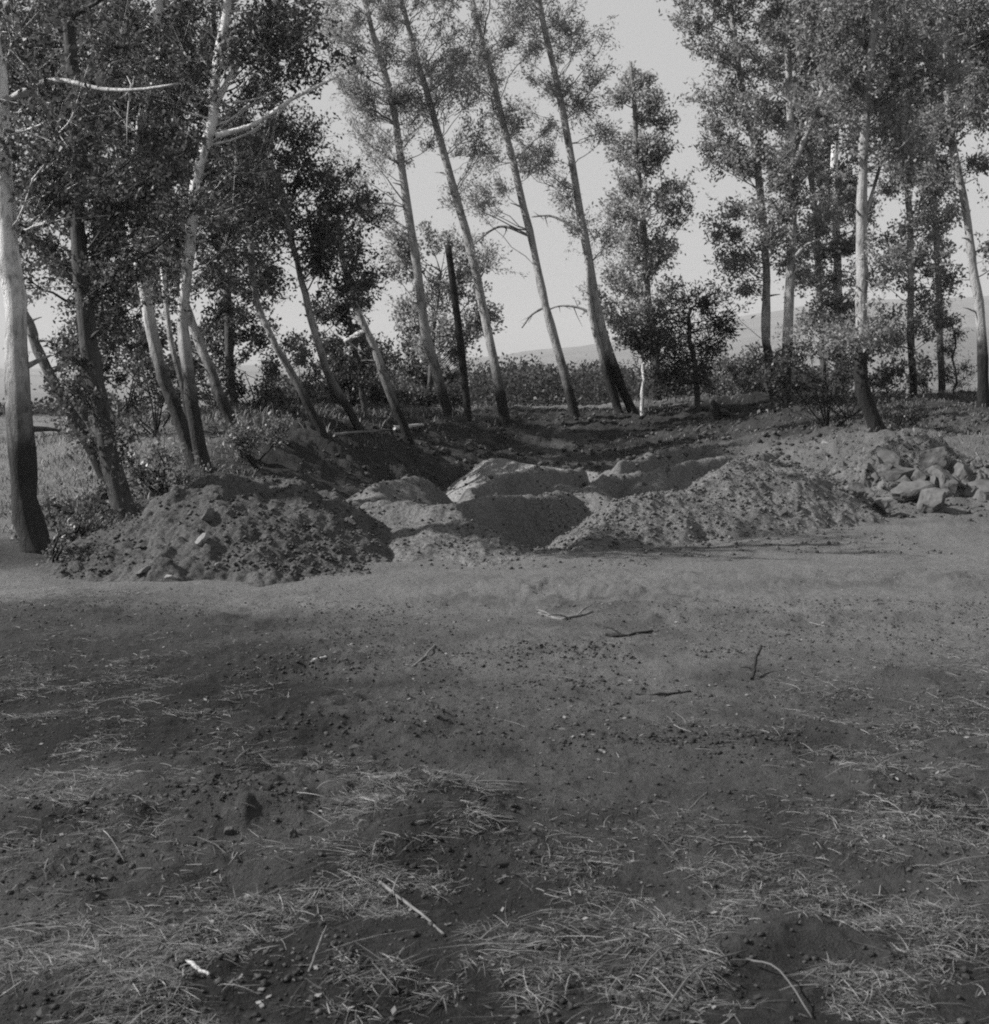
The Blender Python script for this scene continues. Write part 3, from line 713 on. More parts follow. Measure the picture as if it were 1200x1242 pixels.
stick('stick', 'short pale stick on top of the straw clump in the foreground', [(510, 993), (530, 1005)], 7, 'stick_pale')
stick('stick', 'thin straight twig on bare soil right of the white tipped hump', [(500, 811), (515, 799), (528, 784)], 3.2, 'stick')
stick('stick', 'forked pale branch lying on the smooth earth in mid ground', [(654, 745), (680, 752), (720, 743)], 5, 'stick', forks=[(5, -.12, -.1, .03), (6, .1, .14, .04), (3, -.1, .16, .02)])
stick('stick', 'dark branch lying on the smooth earth beside the forked pale branch', [(735, 773), (762, 772), (791, 767)], 5.5, 'stick_dark', forks=[(3, -.1, .1, .03)])
stick('stick', 'short dark stick standing up from the soil with side prong', [(912, 826), (916, 818, .05), (923, 815, .12)], 5, 'stick_dark', forks=[(2, -.06, .02, .01)])
stick('stick', 'thin dark crooked twig on bare soil below the standing stick', [(772, 846), (800, 844), (838, 841)], 4, 'stick_dark')
stick('stick', 'straight dark stick at the edge of the dark foreground scrape', [(397, 977), (446, 978)], 5, 'stick_dark')
stick('stick', 'short black stick lying right of the straw clump', [(604, 1053), (630, 1047), (656, 1042)], 6, 'stick_dark')
stick('plant_stalk', 'long thin pale stalk slanting up from the bottom edge', [(800, 1240), (845, 1203, .05), (905, 1165, .02)], 3.2, 'straw', 'stalk')
stick('plant_stalk', 'pale stalk slanting down to the bottom edge right of the dark hole', [(905, 1176, .02), (945, 1200, .04), (985, 1238)], 3.2, 'straw', 'stalk')
stick('plant_stalk', 'thin pale stalk lying left of the crossed stalks', [(775, 1185), (800, 1170, .03), (828, 1148)], 3, 'straw', 'stalk')
stick('stick', 'small white tipped stick on the brow of the foreground hump', [(378, 804), (398, 799)], 5, 'stick_pale')
stick('twig', 'bent pale twig with side shoot on the straw left of centre', [(375, 1183), (385, 1170, .03), (397, 1150, .05)], 3.2, 'stick', 'twig', forks=[(3, .25, .08, .03)])
stick('fallen_log', 'pale weathered log lying on the crest of the shaded bank', [(478, 522), (513, 518)], 6, 'stick_pale', 'log', .04)
stick('fallen_log', 'long thin grey pole lying along the crest of the shaded bank', [(405, 531), (440, 527), (474, 523)], 4, 'stick', 'log', .04)
stick('fallen_log', 'broken pale log lying in grass on the crest behind the pit', [(790, 500), (835, 493)], 5, 'stick', 'log', .05)

# tree stump on the crest
def stump():
    p = at(868, 492, 24.5); p[2] = surf(p[0:1], p[1:2])[0]
    r = empty('tree_stump', p); tag(r, 'broken pale tree stump on the crest beside the dark pine', 'stump')
    acc = Acc(); V, Fq = tube(np.array([p + [0, 0, -.1], p + [0, 0, .05], p + [-.03, 0, .22], p + [-.05, 0, .33]]), [.13, .10, .08, .03], 10, .5, 3); acc.add(V, Fq)
    acc.build('trunk', M['pale_bark'], r, p, True)
    acc = Acc(); V, Fq = tube(smoothline([p + [.08, 0, .1], p + [.2, .05, .12], p + [.36, .05, .0]], 7), np.linspace(.06, .02, 7), 7, .2, 5); acc.add(V, Fq)
    acc.build('root', M['dark_bark'], r, p, True)
stump()

# wooden pole
def pole():
    P = smoothline([at(543.5, 298, 23.5), at(558, 410, 23.5), at(570, 522, 23.5)], 20)[::-1]
    P[0, 2] = surf(P[0:1, 0], P[0:1, 1])[0] - .1
    acc = Acc(); V, Fq = tube(P, np.linspace(9, 8, 20) * 23.5 / F / 2, 12, .05, 2); acc.add(V, Fq)
    tag(acc.build('wooden_pole', M['pole'], None, P[0], True), 'straight black wooden pole leaning between the tall thin trees on the crest', 'pole')
pole()

# ------------------------------------------------------------------ trees
LD, LM, LL = M['leaf_dark'], M['leaf_mid'], M['leaf_light']
GL = 'leaning poplars beside the dark heap'; GC = 'tall thin trees along the rear crest'; GR = 'trees behind the rubble heap'
tree('poplar_tree', 'nearest tree with thick bright white trunk at the edge of the picture', [(42, 672), (26, 560), (15, 400), (10, 270), (0, 130), (-20, 0), (-45, -160)], 10.0, 38, 17, M['white_bark'], LD,
     [(40, 190, 80, 70), (110, 165, 80, 60, .9), (60, 60, 110, 70, .5), (110, -40, 110, 60, .3), (40, 255, 50, 35, .8)], .055, .5, group=GL, tz0=.3,
     dead=[([(5, 125), (40, 105), (72, 97), (120, 108), (165, 109), (216, 102)], 9, 3, -.12, 'dead_wood')])
tree('poplar_tree', 'dark thick trunk leaning beside the dark heap with leafy shoots on its lower part', [(158, 628), (126, 520), (106, 400), (96, 280), (88, 150), (80, 20), (70, -140)], 11.8, 30, 13, M['dark_bark'], LD,
     [(120, 230, 90, 70), (90, 330, 55, 60, .9), (200, 190, 80, 70), (150, 110, 100, 60, .4), (120, 20, 110, 60, .25), (170, 300, 45, 45, .8), (112, 470, 30, 50, .9), (135, 540, 34, 34, .9)], .05, .9, group=GL)
tree('poplar_tree', 'strongly slanting thin trunk between the white trunk and the dark thick trunk', [(135, 590), (108, 540), (75, 482), (45, 420), (28, 380), (5, 330), (-30, 260)], 13.6, 18, 9, M['grey_bark'], LD,
     [(20, 300, 50, 40, .5), (-10, 240, 60, 50, .5), (85, 470, 22, 30, .7), (95, 430, 30, 30, .8)], .05, .7, group=GL)
tree('poplar_tree', 'leaning trunk with sunlit stripe at the fork of the leafy clump', [(240, 566), (210, 500), (190, 440), (172, 350), (160, 260), (168, 170), (185, 90), (193, 0), (200, -150)], 14.6, 19, 8, M['white_bark'], LD,
     [(180, 230, 60, 60), (230, 170, 70, 60), (150, 60, 90, 60), (200, 20, 80, 60), (130, 200, 60, 60), (190, 310, 40, 40, .7), (200, -80, 120, 80)], .055, .85, group=GL,
     stems=[([(236, 560), (222, 470), (207, 410), (198, 330), (190, 260)], 9, 5, .5)])
tree('poplar_tree', 'upright pale trunk forking high up into bare white limbs', [(250, 566), (232, 490), (222, 400), (226, 330), (236, 240), (248, 180), (258, 130), (270, 60), (278, 0), (290, -150)], 14.2, 18, 9, M['white_bark'], LD,
     [(235, 260, 55, 50), (262, 310, 55, 45), (300, 40, 80, 50), (275, 200, 50, 50), (350, 100, 60, 40, .7), (230, 90, 60, 50), (390, 70, 50, 40, .7), (290, -60, 120, 80), (215, 330, 40, 40)], .055, .85, group=GL,
     stems=[([(258, 132), (285, 85), (315, 35), (345, -20)], 9, 5, 0), ([(262, 165), (310, 150), (355, 120), (410, 92)], 7, 3, -.3)])
tree('poplar_tree', 'slanting trunk with white upper stretch standing right of the pale upright trunk', [(296, 556), (282, 510), (262, 465), (238, 405), (222, 360), (200, 300)], 16, 17, 9, M['white_bark'], LD,
     [(225, 350, 40, 40), (190, 300, 50, 50), (270, 380, 40, 30, .8), (210, 260, 60, 50)], .055, .9, group=GL)
tree('poplar_tree', 'thin leaning trunk at the head of the shaded bank', [(392, 537), (352, 455), (322, 390), (308, 335), (298, 280), (285, 200)], 18, 11, 6, M['mid_bark'], LD,
     [(305, 300, 50, 40), (285, 250, 50, 50), (330, 350, 35, 30, .8), (280, 350, 45, 30), (300, 190, 50, 50)], .06, .9, group=GL)
tree('poplar_tree', 'leaning trunk under a dense dark crown behind the shaded bank', [(438, 529), (402, 455), (378, 390), (362, 320), (347, 255), (330, 200)], 19.3, 12, 6, M['mid_bark'], LD,
     [(372, 225, 62, 50), (330, 200, 50, 45), (412, 255, 36, 45), (405, 330, 34, 40), (365, 300, 42, 40), (310, 250, 45, 45), (345, 160, 45, 30, .8), (390, 180, 35, 25, .8), (430, 340, 22, 24)], .06, .9, group=GL)
tree('poplar_tree', 'pale broken topped trunk leaning away from the shaded bank crest', [(494, 517), (460, 435), (430, 372), (417, 310), (410, 260)], 20.5, 13, 7, M['pale_bark'], LD,
     [(425, 300, 30, 30), (412, 250, 28, 40, .7), (448, 260, 20, 25, .5), (440, 340, 16, 24), (400, 290, 24, 30)], .06, 1.0, group=GL,
     dead=[([(442, 402), (430, 408), (418, 415)], 8, 5, 0, 'dead_wood')])
tree('young_tree', 'thin dark trunk hidden in undergrowth behind the pale broken topped trunk', [(441, 505), (436, 460), (431, 415), (420, 360)], 22, 9, 6, M['dark_bark'], LD,
     [(415, 420, 35, 28), (430, 370, 30, 30), (400, 390, 30, 30), (450, 450, 25, 25)], .065, 1.0, group=GL)
tree('young_tree', 'leafy young tree growing behind the black wooden pole', [(520, 512), (522, 440), (530, 370), (533, 330)], 26.5, 8, 3, M['grey_bark'], LM,
     [(505, 300, 34, 22), (480, 330, 22, 18, .8), (500, 365, 40, 18), (555, 345, 30, 26), (585, 330, 26, 12), (560, 390, 38, 26), (595, 375, 18, 16, .7), (525, 420, 34, 24), (560, 430, 26, 20, .8), (555, 295, 30, 14, .7), (480, 290, 16, 20, .7)], .075, 1.25, up=.7)
tree('poplar_tree', 'dark leafy tree in the second row behind the dark thick trunk', [(108, 560), (104, 460), (112, 360), (118, 250), (120, 140), (122, 0)], 19, 15, 7, M['dark_bark'], LD,
     [(120, 330, 60, 50), (60, 300, 60, 50), (150, 260, 60, 60), (90, 220, 80, 60), (150, 150, 80, 70), (70, 120, 90, 70), (130, 40, 110, 60), (130, 400, 50, 40, .9), (20, 60, 80, 60), (200, 330, 40, 40)], .065, .9, group=GL)
tree('poplar_tree', 'dark leafy tree at the picture edge behind the nearest white trunk', [(-70, 550), (-60, 420), (-50, 300), (-40, 150), (-30, 0)], 23, 16, 9, M['dark_bark'], LD,
     [(-60, 300, 80, 70), (-20, 200, 80, 70), (-120, 230, 80, 80), (-40, 90, 110, 70), (-150, 120, 90, 80), (-60, 0, 120, 70), (-160, 330, 70, 60)], .075, .6, group=GL)
tree('poplar_tree', 'leafy tree in the second row above the fork of the pale upright trunk', [(285, 548), (280, 440), (275, 330), (268, 220), (262, 120), (262, 0)], 21, 13, 6, M['dark_bark'], LD,
     [(280, 260, 50, 50), (240, 210, 50, 50), (310, 190, 45, 40), (260, 120, 60, 50), (330, 40, 60, 40, .8), (240, 40, 70, 50), (370, 20, 50, 40, .8), (300, 330, 40, 30), (180, 130, 60, 60)], .07, .85, group=GL)
thin = dict(group=GC, up=.7, asp=.3, rnd=.5, twig=.55, limb_r=.02)
tree('tall_thin_tree', 'tall thin tree on the crest left of the black wooden pole', [(548, 519), (521, 420), (508, 340), (490, 215), (470, 100), (447, 20), (420, -80)], 23.8, 15.5, 5, M['mid_bark'], LM,
     [(470, 50, 60, 40, .8), (425, 60, 40, 40, .7), (430, 120, 45, 35), (500, 130, 45, 22), (450, 180, 50, 28), (512, 180, 30, 25, .8), (430, 210, 50, 16, .6), (520, 95, 40, 30, .8), (410, 25, 60, 30), (460, 250, 30, 14, .4), (440, -40, 80, 40), (470, 130, 35, 30)], .07, .8, **thin)
tree('tall_thin_tree', 'tall thin tree just right of the black wooden pole', [(613, 515), (590, 390), (568, 290), (537, 180), (512, 90), (495, 30), (470, -60)], 24.3, 14.5, 5, M['mid_bark'], LM,
     [(540, 110, 40, 35), (585, 155, 24, 22, .9), (520, 50, 50, 35, .9), (560, 60, 40, 30, .7), (575, 240, 32, 10, .6), (505, 120, 30, 25, .7), (555, 180, 26, 22, .7), (500, -20, 70, 40), (595, 325, 26, 10, .35)], .07, .8, **thin)
tree('tall_thin_tree', 'tall single thin tree against the open sky with one bare arching branch', [(697, 511), (670, 400), (645, 290), (612, 160), (588, 60), (575, 0), (555, -90)], 25, 13, 5, M['mid_bark'], LM,
     [(600, 60, 45, 45, .7), (590, 120, 30, 30, .8), (622, 135, 24, 28), (608, 205, 26, 22), (645, 165, 22, 18, .8), (595, 228, 28, 10, .8), (570, 80, 30, 40, .6), (620, 30, 45, 40, .7), (650, 205, 30, 14, .6), (570, -30, 70, 40), (575, 245, 20, 6, .6)], .07, .8,
     dead=[([(640, 285), (618, 276), (600, 277), (575, 296)], 4, 2, .1, 'grey_bark'), ([(662, 372), (645, 382), (633, 398)], 3, 1.6, 0, 'grey_bark')], **thin)
tree('tall_thin_tree', 'tall thin tree on the crest with twin pale trunks joined at the foot', [(770, 507), (738, 420), (716, 330), (692, 190), (668, 70), (655, 10), (640, -70)], 25.6, 15, 5, M['right_bark'], LM,
     [(660, 50, 40, 40, .8), (690, 40, 26, 35, .7), (690, 115, 26, 24), (655, 110, 34, 26, .8), (655, 170, 40, 20), (708, 95, 20, 22, .8), (640, 200, 40, 14, .9), (722, 160, 24, 12, .9), (688, 235, 18, 24, .7), (712, 140, 20, 15), (702, 290, 14, 40, .45), (730, 300, 12, 40, .4), (720, 55, 22, 20, .5), (640, -20, 60, 40)], .07, .8,
     stems=[([(754, 509), (733, 440), (718, 385), (714, 340), (713, 312)], 11, 5, -.08)],
     dead=[([(711, 288), (690, 272), (668, 262), (645, 263)], 4, 1.8, .1, 'grey_bark'), ([(722, 385), (705, 374), (680, 371), (660, 378)], 3.5, 1.6, .1, 'grey_bark')], **thin)
tree('poplar_tree', 'dense pointed poplar standing alone against the sky above the dark pine', [(795, 498), (792, 420), (785, 330), (778, 230), (772, 150), (766, 75)], 28, 14, 4, M['grey_bark'], LM,
     [(766, 92, 9, 24), (780, 105, 9, 30), (752, 125, 8, 22), (776, 150, 22, 24), (751, 165, 11, 30), (795, 125, 8, 20), (770, 200, 30, 30), (808, 160, 9, 22, .9), (800, 190, 20, 20), (765, 245, 36, 26), (805, 240, 24, 24), (835, 245, 14, 12), (780, 290, 40, 30), (815, 300, 22, 20), (742, 262, 14, 20), (770, 330, 34, 24), (800, 345, 28, 24), (748, 350, 22, 20), (765, 375, 40, 22), (725, 388, 20, 14), (720, 350, 14, 20, .6)], .085, 1.5, up=.9, asp=.5, twig=.4, rnd=.65, depth=1.0)
tree('pine_tree', 'low dark pine standing in front of the pointed poplar', [(846, 496), (842, 450), (838, 400), (836, 375)], 25.2, 9, 4, M['dark_bark'], M['needle'],
     [(798, 392, 26, 14), (835, 376, 30, 14), (868, 390, 22, 7), (885, 397, 9, 4, 1.2), (828, 412, 30, 14), (848, 440, 28, 14), (815, 452, 26, 14), (866, 428, 20, 8), (786, 420, 22, 10), (852, 366, 16, 7), (840, 462, 34, 14), (806, 470, 22, 10), (772, 405, 16, 8)], .10, 2.0, up=.25, asp=.26, rnd=.45, twig=.4)
tree('small_tree', 'slender white stemmed sapling at the foot of the twin trunk tree', [(780, 500), (779, 470), (782, 440), (776, 428), (771, 415)], 25.3, 6, 3, M['dead_wood'], LL,
     [(782, 420, 24, 14, .5), (768, 410, 14, 10, .4), (800, 410, 14, 12, .4)], .07, .6, stems=[([(781, 442), (792, 425), (800, 405)], 4, 2, 0)])
tree('tall_tree', 'straight pale trunk, leftmost of the close pair behind the tall pale heap', [(940, 495), (931, 420), (930, 330), (922, 240), (912, 160), (895, 60), (880, -60)], 24.6, 13, 6, M['right_bark'], M['leaf_right'],
     [(875, 40, 45, 40, .8), (880, 115, 36, 40), (868, 170, 30, 22), (905, 205, 34, 28), (885, 265, 32, 20), (860, 275, 20, 8), (905, 320, 32, 26), (895, 345, 26, 12, .8), (915, 120, 34, 40), (870, -30, 70, 40), (845, 30, 26, 22, .6)], .08, 1.15, group=GR, up=.6, asp=.42)
tree('tall_tree', 'thick mottled trunk of the close pair with forked white limbs high up', [(952, 497), (956, 400), (960, 300), (962, 200), (958, 100), (956, 0), (955, -100)], 24, 14.5, 7, M['right_bark'], M['leaf_right'],
     [(950, 50, 50, 40, .9), (935, 150, 40, 40), (975, 230, 44, 34), (950, 275, 40, 30), (995, 60, 40, 40), (960, 320, 32, 20, .8), (985, 150, 34, 30, .7), (940, 220, 30, 30), (960, -40, 90, 40)], .075, 1.1, group=GR,
     stems=[([(964, 200), (983, 150), (1003, 95)], 8, 4, -.2), ([(966, 222), (985, 206), (1006, 193)], 5, 3, -.3), ([(964, 312), (978, 298), (994, 290)], 5, 3, -.4)])
tree('tall_tree', 'pale trunk seen in short bright pieces behind the leafy undergrowth', [(1018, 492), (1017, 420), (1018, 360), (1016, 290), (1014, 200), (1020, 100), (1024, -60)], 26, 14, 7, M['white_bark'], M['leaf_right'],
     [(1010, 250, 38, 34), (995, 300, 30, 28), (1025, 140, 40, 40), (1000, 350, 30, 24, .8), (1000, 400, 34, 28), (1030, 390, 26, 26, .8), (1030, 40, 50, 50), (1035, 300, 28, 28, .8)], .08, 1.1, group=GR,
     stems=[([(1018, 372), (1026, 362), (1034, 352)], 5, 3, -.2)])
tree('tall_tree', 'big near tree with black leaning foot rising behind the rubble heap', [(1066, 538), (1048, 470), (1043, 410), (1045, 340), (1047, 260), (1049, 180), (1052, 100), (1058, 20), (1062, -110)], 17.6, 21, 7, M['right_bark'], M['leaf_right'],
     [(1050, 60, 60, 50), (1095, 110, 55, 50), (1010, 100, 45, 45), (1065, 170, 50, 36, .9), (1120, 50, 60, 50), (1010, 30, 55, 40), (1100, 180, 40, 32, .8), (1150, 90, 40, 50, .8), (1065, -50, 130, 60), (1060, 330, 40, 28, .6),
      (1040, 412, 30, 14, .7, -.3), (1085, 400, 30, 14, .6, .2), (990, 408, 26, 12, .6, .3)], .06, 1.05, group=GR, tz0=.12,
     stems=[([(1048, 268), (1058, 235), (1074, 180), (1092, 125)], 5, 3, 0)])
tree('tall_tree', 'thin straight grey trunk standing alone on the grass behind the rubble heap', [(1108, 492), (1105, 400), (1102, 300), (1100, 220), (1098, 140), (1095, 40)], 26, 10, 6, M['right_bark'], M['leaf_right'],
     [(1115, 215, 40, 36), (1125, 265, 34, 26), (1095, 340, 30, 16, .9), (1130, 385, 38, 24), (1150, 345, 26, 18, .9), (1080, 230, 24, 24, .7), (1100, 395, 26, 22, .8), (1125, 320, 30, 16, .7), (1060, 405, 24, 16, .7)], .08, 1.1, group=GR)
tree('tall_tree', 'bare lower trunk bending at the right edge behind the long flat boulder', [(1192, 492), (1188, 400), (1183, 330), (1172, 250), (1158, 170), (1150, 90), (1145, -40)], 22.5, 14, 7, M['right_bark'], M['leaf_right'],
     [(1150, 110, 48, 44), (1170, 40, 50, 40), (1130, 165, 40, 30), (1195, 150, 30, 24), (1120, 235, 32, 20, .7), (1200, 90, 40, 40), (1190, 205, 22, 10, .6), (1215, 300, 22, 20, .6), (1150, -20, 100, 40), (1230, 30, 60, 60)], .07, 1.2, group=GR)
tree('tall_tree', 'leafy tree in the second row between the thick mottled trunk and the big near tree', [(1000, 490), (996, 400), (990, 300), (985, 200), (980, 80), (978, -40)], 29, 9, 5, M['grey_bark'], M['leaf_right'],
     [(985, 120, 50, 40), (1000, 200, 40, 36), (960, 180, 36, 36), (990, 270, 36, 26, .8), (1000, 40, 60, 50), (920, 60, 40, 40, .8), (1040, 230, 36, 36), (980, 350, 34, 24, .8)], .085, 1.0, group=GR)
tree('tall_tree', 'leafy tree in the second row behind the thin straight grey trunk', [(1142, 490), (1140, 400), (1135, 300), (1130, 200), (1128, 80), (1125, -60)], 29, 10, 5, M['grey_bark'], M['leaf_right'],
     [(1130, 120, 56, 44), (1090, 40, 60, 50), (1160, 50, 60, 50), (1100, 170, 44, 36), (1140, 210, 34, 26), (1130, 300, 28, 20, .8), (1090, 290, 30, 22, .8), (1060, 120, 40, 50)], .085, 1.1, group=GR)
tree('pine_sapling', 'young dark conifer standing near the bare trunk at the right edge', [(1159, 490), (1158, 450), (1157, 400)], 25, 4, 2, M['dark_bark'], M['needle'],
     [(1157, 412, 8, 14), (1158, 432, 15, 14), (1158, 455, 24, 14, 1.2), (1150, 466, 16, 8)], .08, 2.2, up=.5, asp=.2, rnd=.5, twig=.25)

# ------------------------------------------------------------------ shrubs and weeds
shrub('shrub', 'dark shrub filling the gap behind the sunlit forked trunk', [(190, 470, 50, 44), (160, 430, 40, 36), (215, 430, 36, 36), (150, 510, 34, 30)], 17, LD, (190, 540), .055, 1.3)
shrub('shrub', 'dark round shrub between the slanting white trunk and the thin leaning trunk', [(310, 470, 46, 40), (340, 500, 40, 24), (275, 450, 34, 36), (330, 430, 34, 26)], 19.5, LD, (315, 530), .055, 1.3)
shrub('shrub', 'tall dark thicket between the dark thick trunk and the sunlit forked trunk', [(150, 400, 46, 40), (120, 440, 40, 40), (180, 380, 40, 40), (160, 480, 50, 40), (130, 520, 40, 30)], 20, LD, (150, 545), .065, 1.5)
shrub('shrub', 'tall dark thicket behind the slanting trunk with white upper stretch', [(270, 420, 40, 40), (250, 480, 40, 40), (300, 400, 34, 34), (230, 440, 36, 40), (280, 510, 40, 26)], 21.5, LD, (265, 540), .065, 1.5)
shrub('shrub', 'grey leafy thicket left of the thin trunk at the head of the shaded bank', [(350, 470, 34, 34), (365, 430, 26, 30), (340, 510, 34, 20), (385, 480, 26, 34)], 24, LL, (355, 528), .07, 1.2)
shrub('shrub', 'dark thicket around the thin dark trunk behind the pale broken topped trunk', [(430, 450, 40, 40), (410, 490, 34, 26), (460, 420, 34, 30), (455, 470, 34, 34), (400, 430, 26, 26)], 24.5, LD, (430, 514), .07, 1.5)
shrub('shrub', 'dark thicket behind the first tall thin tree left of the black pole', [(500, 440, 34, 30), (530, 460, 34, 34), (490, 400, 26, 24), (555, 480, 26, 24)], 28, LD, (520, 505), .075, 1.5)
shrub('shrub', 'low dark bush at the near side of the dark thick trunk', [(120, 610, 34, 20), (95, 625, 24, 16)], 11.9, LD, (112, 635), .045, 1.1)
shrub('shrub', 'dark low shrub on the crest left of the black wooden pole', [(470, 480, 40, 26), (510, 470, 30, 30), (440, 490, 26, 18), (535, 485, 26, 20)], 25.5, LD, (480, 514), .065, 1.5)
shrub('shrub', 'grey leafy bush at the foot of the white trunk nearest the camera', [(80, 655, 34, 22), (110, 640, 26, 18)], 10.7, LD, (85, 672), .04, 1.1)
shrub('weed_clump', 'pale leafy weeds on the bank just above the dark heap', [(200, 555, 38, 26), (230, 590, 26, 22), (190, 590, 30, 18), (165, 560, 20, 24)], 12.8, M['weed'], (205, 605), .05, .75, 'weeds')
shrub('weed_clump', 'pale upright weeds in front of the dark round shrub', [(315, 530, 34, 18), (335, 515, 20, 18), (295, 545, 18, 14)], 15.6, M['weed'], (315, 552), .05, .8, 'weeds', up=1.0)
shrub('weed_clump', 'small pale sprig at the foot of the white trunk', [(66, 668, 12, 14), (72, 650, 8, 12)], 9.5, M['weed'], (66, 682), .03, 1.6, 'weeds', twig=.15)
shrub('shrub', 'light grey bush behind the crest between the dark pine and the close pair', [(895, 450, 36, 26), (915, 430, 28, 18), (880, 475, 26, 16), (930, 470, 24, 20)], 30, LL, (900, 500), .085, 1.4)
shrub('shrub', 'dark shrub behind the big near tree and its low boughs', [(985, 470, 40, 18), (1020, 468, 40, 20), (1075, 455, 40, 24), (1040, 440, 40, 24)], 22, LD, (1030, 500), .06, 1.3)
shrub('shrub', 'wide pale leafy shrub hiding the feet of the trunks left of the big near tree', [(955, 440, 34, 16), (1000, 428, 36, 18), (985, 458, 46, 14), (1035, 440, 26, 16), (1078, 415, 30, 14), (930, 452, 24, 12), (1110, 438, 26, 14), (1015, 402, 24, 12)], 19.5, M['bush_leaf'], (1005, 492), .06, .85)
shrub('shrub', 'small dark bush beside the thin straight grey trunk', [(1125, 450, 20, 14), (1118, 465, 14, 10)], 27, LD, (1122, 488), .07, 1.4)
shrub('weed_clump', 'dark weeds below the foot of the big near tree', [(1085, 512, 22, 10), (1110, 505, 20, 8)], 18.2, LD, (1095, 525), .05, 1.2, 'weeds')

# ------------------------------------------------------------------ far woodland (reads as one mass)
def woodland():
    acc = Acc()
    for k in range(150):
        px = rng.uniform(330, 990); Y = rng.uniform(44, 66)
        top = 433 + 6 * vnoise(np.array([px * .02]), np.array([.0]), 5)[0] + (10 if px < 480 else 0) + (0 if 610 < px < 760 else rng.uniform(0, 22))
        gz = base_h(np.array([at(px, 480, Y)[0]]), np.array([Y]))[0]
        tz = at(px, top, Y)[2] * rng.uniform(.75, 1.0) + (1 - 1) * gz
        h = max(tz - gz, .8); x = at(px, 480, Y)[0]; wd = rng.uniform(.7, 1.3)
        m = int(420 * wd)
        d = unit(rng.normal(size=(m, 3))) * rng.uniform(.3, 1, (m, 1)) ** .4
        lob = 1 + .3 * vnoise(d[:, 0] * 2.5 + k, d[:, 2] * 2.5 + d[:, 1], 9)[:, None]
        P = np.array([x, Y, gz + h * .5]) + d * lob * np.array([wd, wd, h * .5])
        V, Fq = leaves(P, unit(d + [0, 0, .5]), .15, .6, .7); acc.add(V, Fq)
    for k in range(60):
        px = rng.uniform(-320, 150); Y = rng.choice([37, 40, 52, 70]) + rng.uniform(-1.5, 1.5); x = (px - 600) / F * Y
        gz = base_h(np.array([x]), np.array([Y]))[0]; wd = rng.uniform(.5, 1.2) * Y / 40; h = rng.uniform(.3, .7) * Y / 40; m = int(170 * wd)
        d = unit(rng.normal(size=(m, 3))) * rng.uniform(.3, 1, (m, 1)) ** .4
        V, Fq = leaves(np.array([x, Y, gz + h * .4]) + d * np.array([wd, wd, h * .6]), unit(d + [0, 0, .5]), .13, .6, .7); acc.add(V, Fq)
    o = acc.build('woodland', M['far_leaf']); o['kind'] = 'stuff'; o['label'] = 'grey mass of distant scrub woodland beyond the crest'
woodland()

# ------------------------------------------------------------------ far hills
def hills():
    a = np.radians(np.linspace(-60, 60, 240)); rr = np.linspace(1500, 3600, 40)
    px = np.array([-800, 0, 300, 600, 660, 735, 820, 900, 1000, 1200, 1600]); py = np.array([452, 450, 446, 436, 428, 419, 406, 388, 373, 368, 380])
    azp = np.arctan((px - 600) / F)
    top = np.interp(a, azp, (440 - py) / F) * 2600 + 1.5
    X = np.outer(rr, np.sin(a)); Y = np.outer(rr, np.cos(a))
    prof = np.sin(np.clip((rr - 1500) / 1100 * math.pi / 2, 0, math.pi))[:, None]
    Z = -16 + (top[None] + 16) * np.clip(prof, -.2, 1) + fbm(X * .004, Y * .004, 4, 90) * 6 * prof
    na = len(a); i = np.arange(len(rr) - 1)[:, None] * na; j = np.arange(na - 1)[None, :]
    Fq = np.stack([i + j, i + j + 1, i + na + j + 1, i + na + j], -1).reshape(-1, 4)
    o = mesh_obj('hills', np.stack([X, Y, Z], -1).reshape(-1, 3), Fq, M['hill'], smooth=True); o['kind'] = 'structure'
hills()

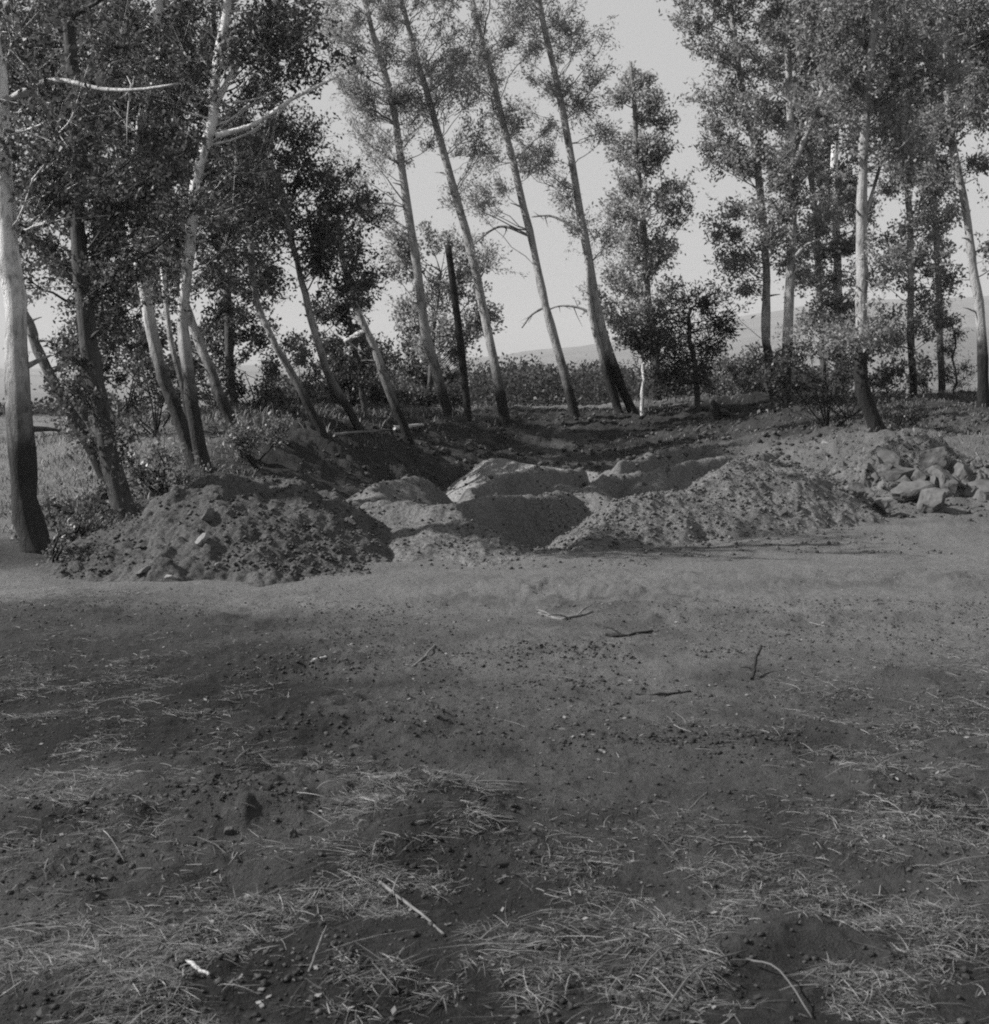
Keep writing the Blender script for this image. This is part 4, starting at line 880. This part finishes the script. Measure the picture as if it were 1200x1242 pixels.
# ------------------------------------------------------------------ haze
HAZE = 0.0003
def haze():
    bm = bmesh.new(); bmesh.ops.create_cube(bm, size=1)
    for v in bm.verts: v.co = Vector((v.co.x * 9000, v.co.y * 9000, -30 if v.co.z < 0 else 140))
    me = bpy.data.meshes.new('haze'); bm.to_mesh(me); bm.free()
    m = bpy.data.materials.new('haze'); m.use_nodes = True; nt = m.node_tree; nt.nodes.clear()
    out = N(nt, 'ShaderNodeOutputMaterial'); v = N(nt, 'ShaderNodeVolumePrincipled')
    v.inputs['Color'].default_value = (.62, .62, .62, 1); v.inputs['Density'].default_value = HAZE
    nt.links.new(v.outputs[0], out.inputs['Volume']); me.materials.append(m)
    o = bpy.data.objects.new('haze', me); COL.objects.link(o); o['kind'] = 'stuff'
    o['label'] = 'thin grey haze over the far plain and hills'
USE_HAZE = True
if USE_HAZE: haze()

# ------------------------------------------------------------------ light
EL, AZ = R(37), R(-94)      # low sun from the left
w = bpy.data.worlds.new('World'); SC.world = w; w.use_nodes = True; nt = w.node_tree
bg = nt.nodes['Background']; sky = N(nt, 'ShaderNodeTexSky', sky_type='NISHITA')
sky.sun_disc = False; sky.sun_elevation = EL; sky.sun_rotation = AZ % (2 * math.pi); sky.dust_density = 3.0; sky.air_density = 1.0
sr = N(nt, 'ShaderNodeSeparateColor'); nt.links.new(sky.outputs[0], sr.inputs[0])   # blue sensitive film
cmb = N(nt, 'ShaderNodeCombineColor')
g = math_(nt, 'ADD', math_(nt, 'MULTIPLY', sr.outputs[0], .2), math_(nt, 'ADD', math_(nt, 'MULTIPLY', sr.outputs[1], .35), math_(nt, 'MULTIPLY', sr.outputs[2], .45)))
g2 = math_(nt, 'MULTIPLY', math_(nt, 'POWER', math_(nt, 'DIVIDE', g, 2.4), .12), 2.65)
for k in range(3): nt.links.new(g2, cmb.inputs[k])
nt.links.new(cmb.outputs[0], bg.inputs['Color']); bg.inputs['Strength'].default_value = .12
sd = bpy.data.lights.new('sun', 'SUN'); so = bpy.data.objects.new('sun', sd); COL.objects.link(so)
sd.energy = 5.0; sd.angle = R(.5); sd.color = (1, .985, .97)
s = Vector((math.sin(AZ) * math.cos(EL), math.cos(AZ) * math.cos(EL), math.sin(EL)))
so.rotation_euler = s.to_track_quat('Z', 'Y').to_euler()

SC.render.engine = 'CYCLES'
SC.cycles.max_bounces = 6; SC.cycles.diffuse_bounces = 3; SC.cycles.transmission_bounces = 3; SC.cycles.volume_bounces = 1
SC.cycles.use_denoising = False; SC.cycles.filter_width = 2.0
cd.dof.use_dof = True; cd.dof.focus_distance = 13.0; cd.dof.aperture_fstop = 7.0
SC.view_settings.view_transform = 'Standard'; SC.view_settings.look = 'None'; SC.view_settings.exposure = .75; SC.view_settings.gamma = 1
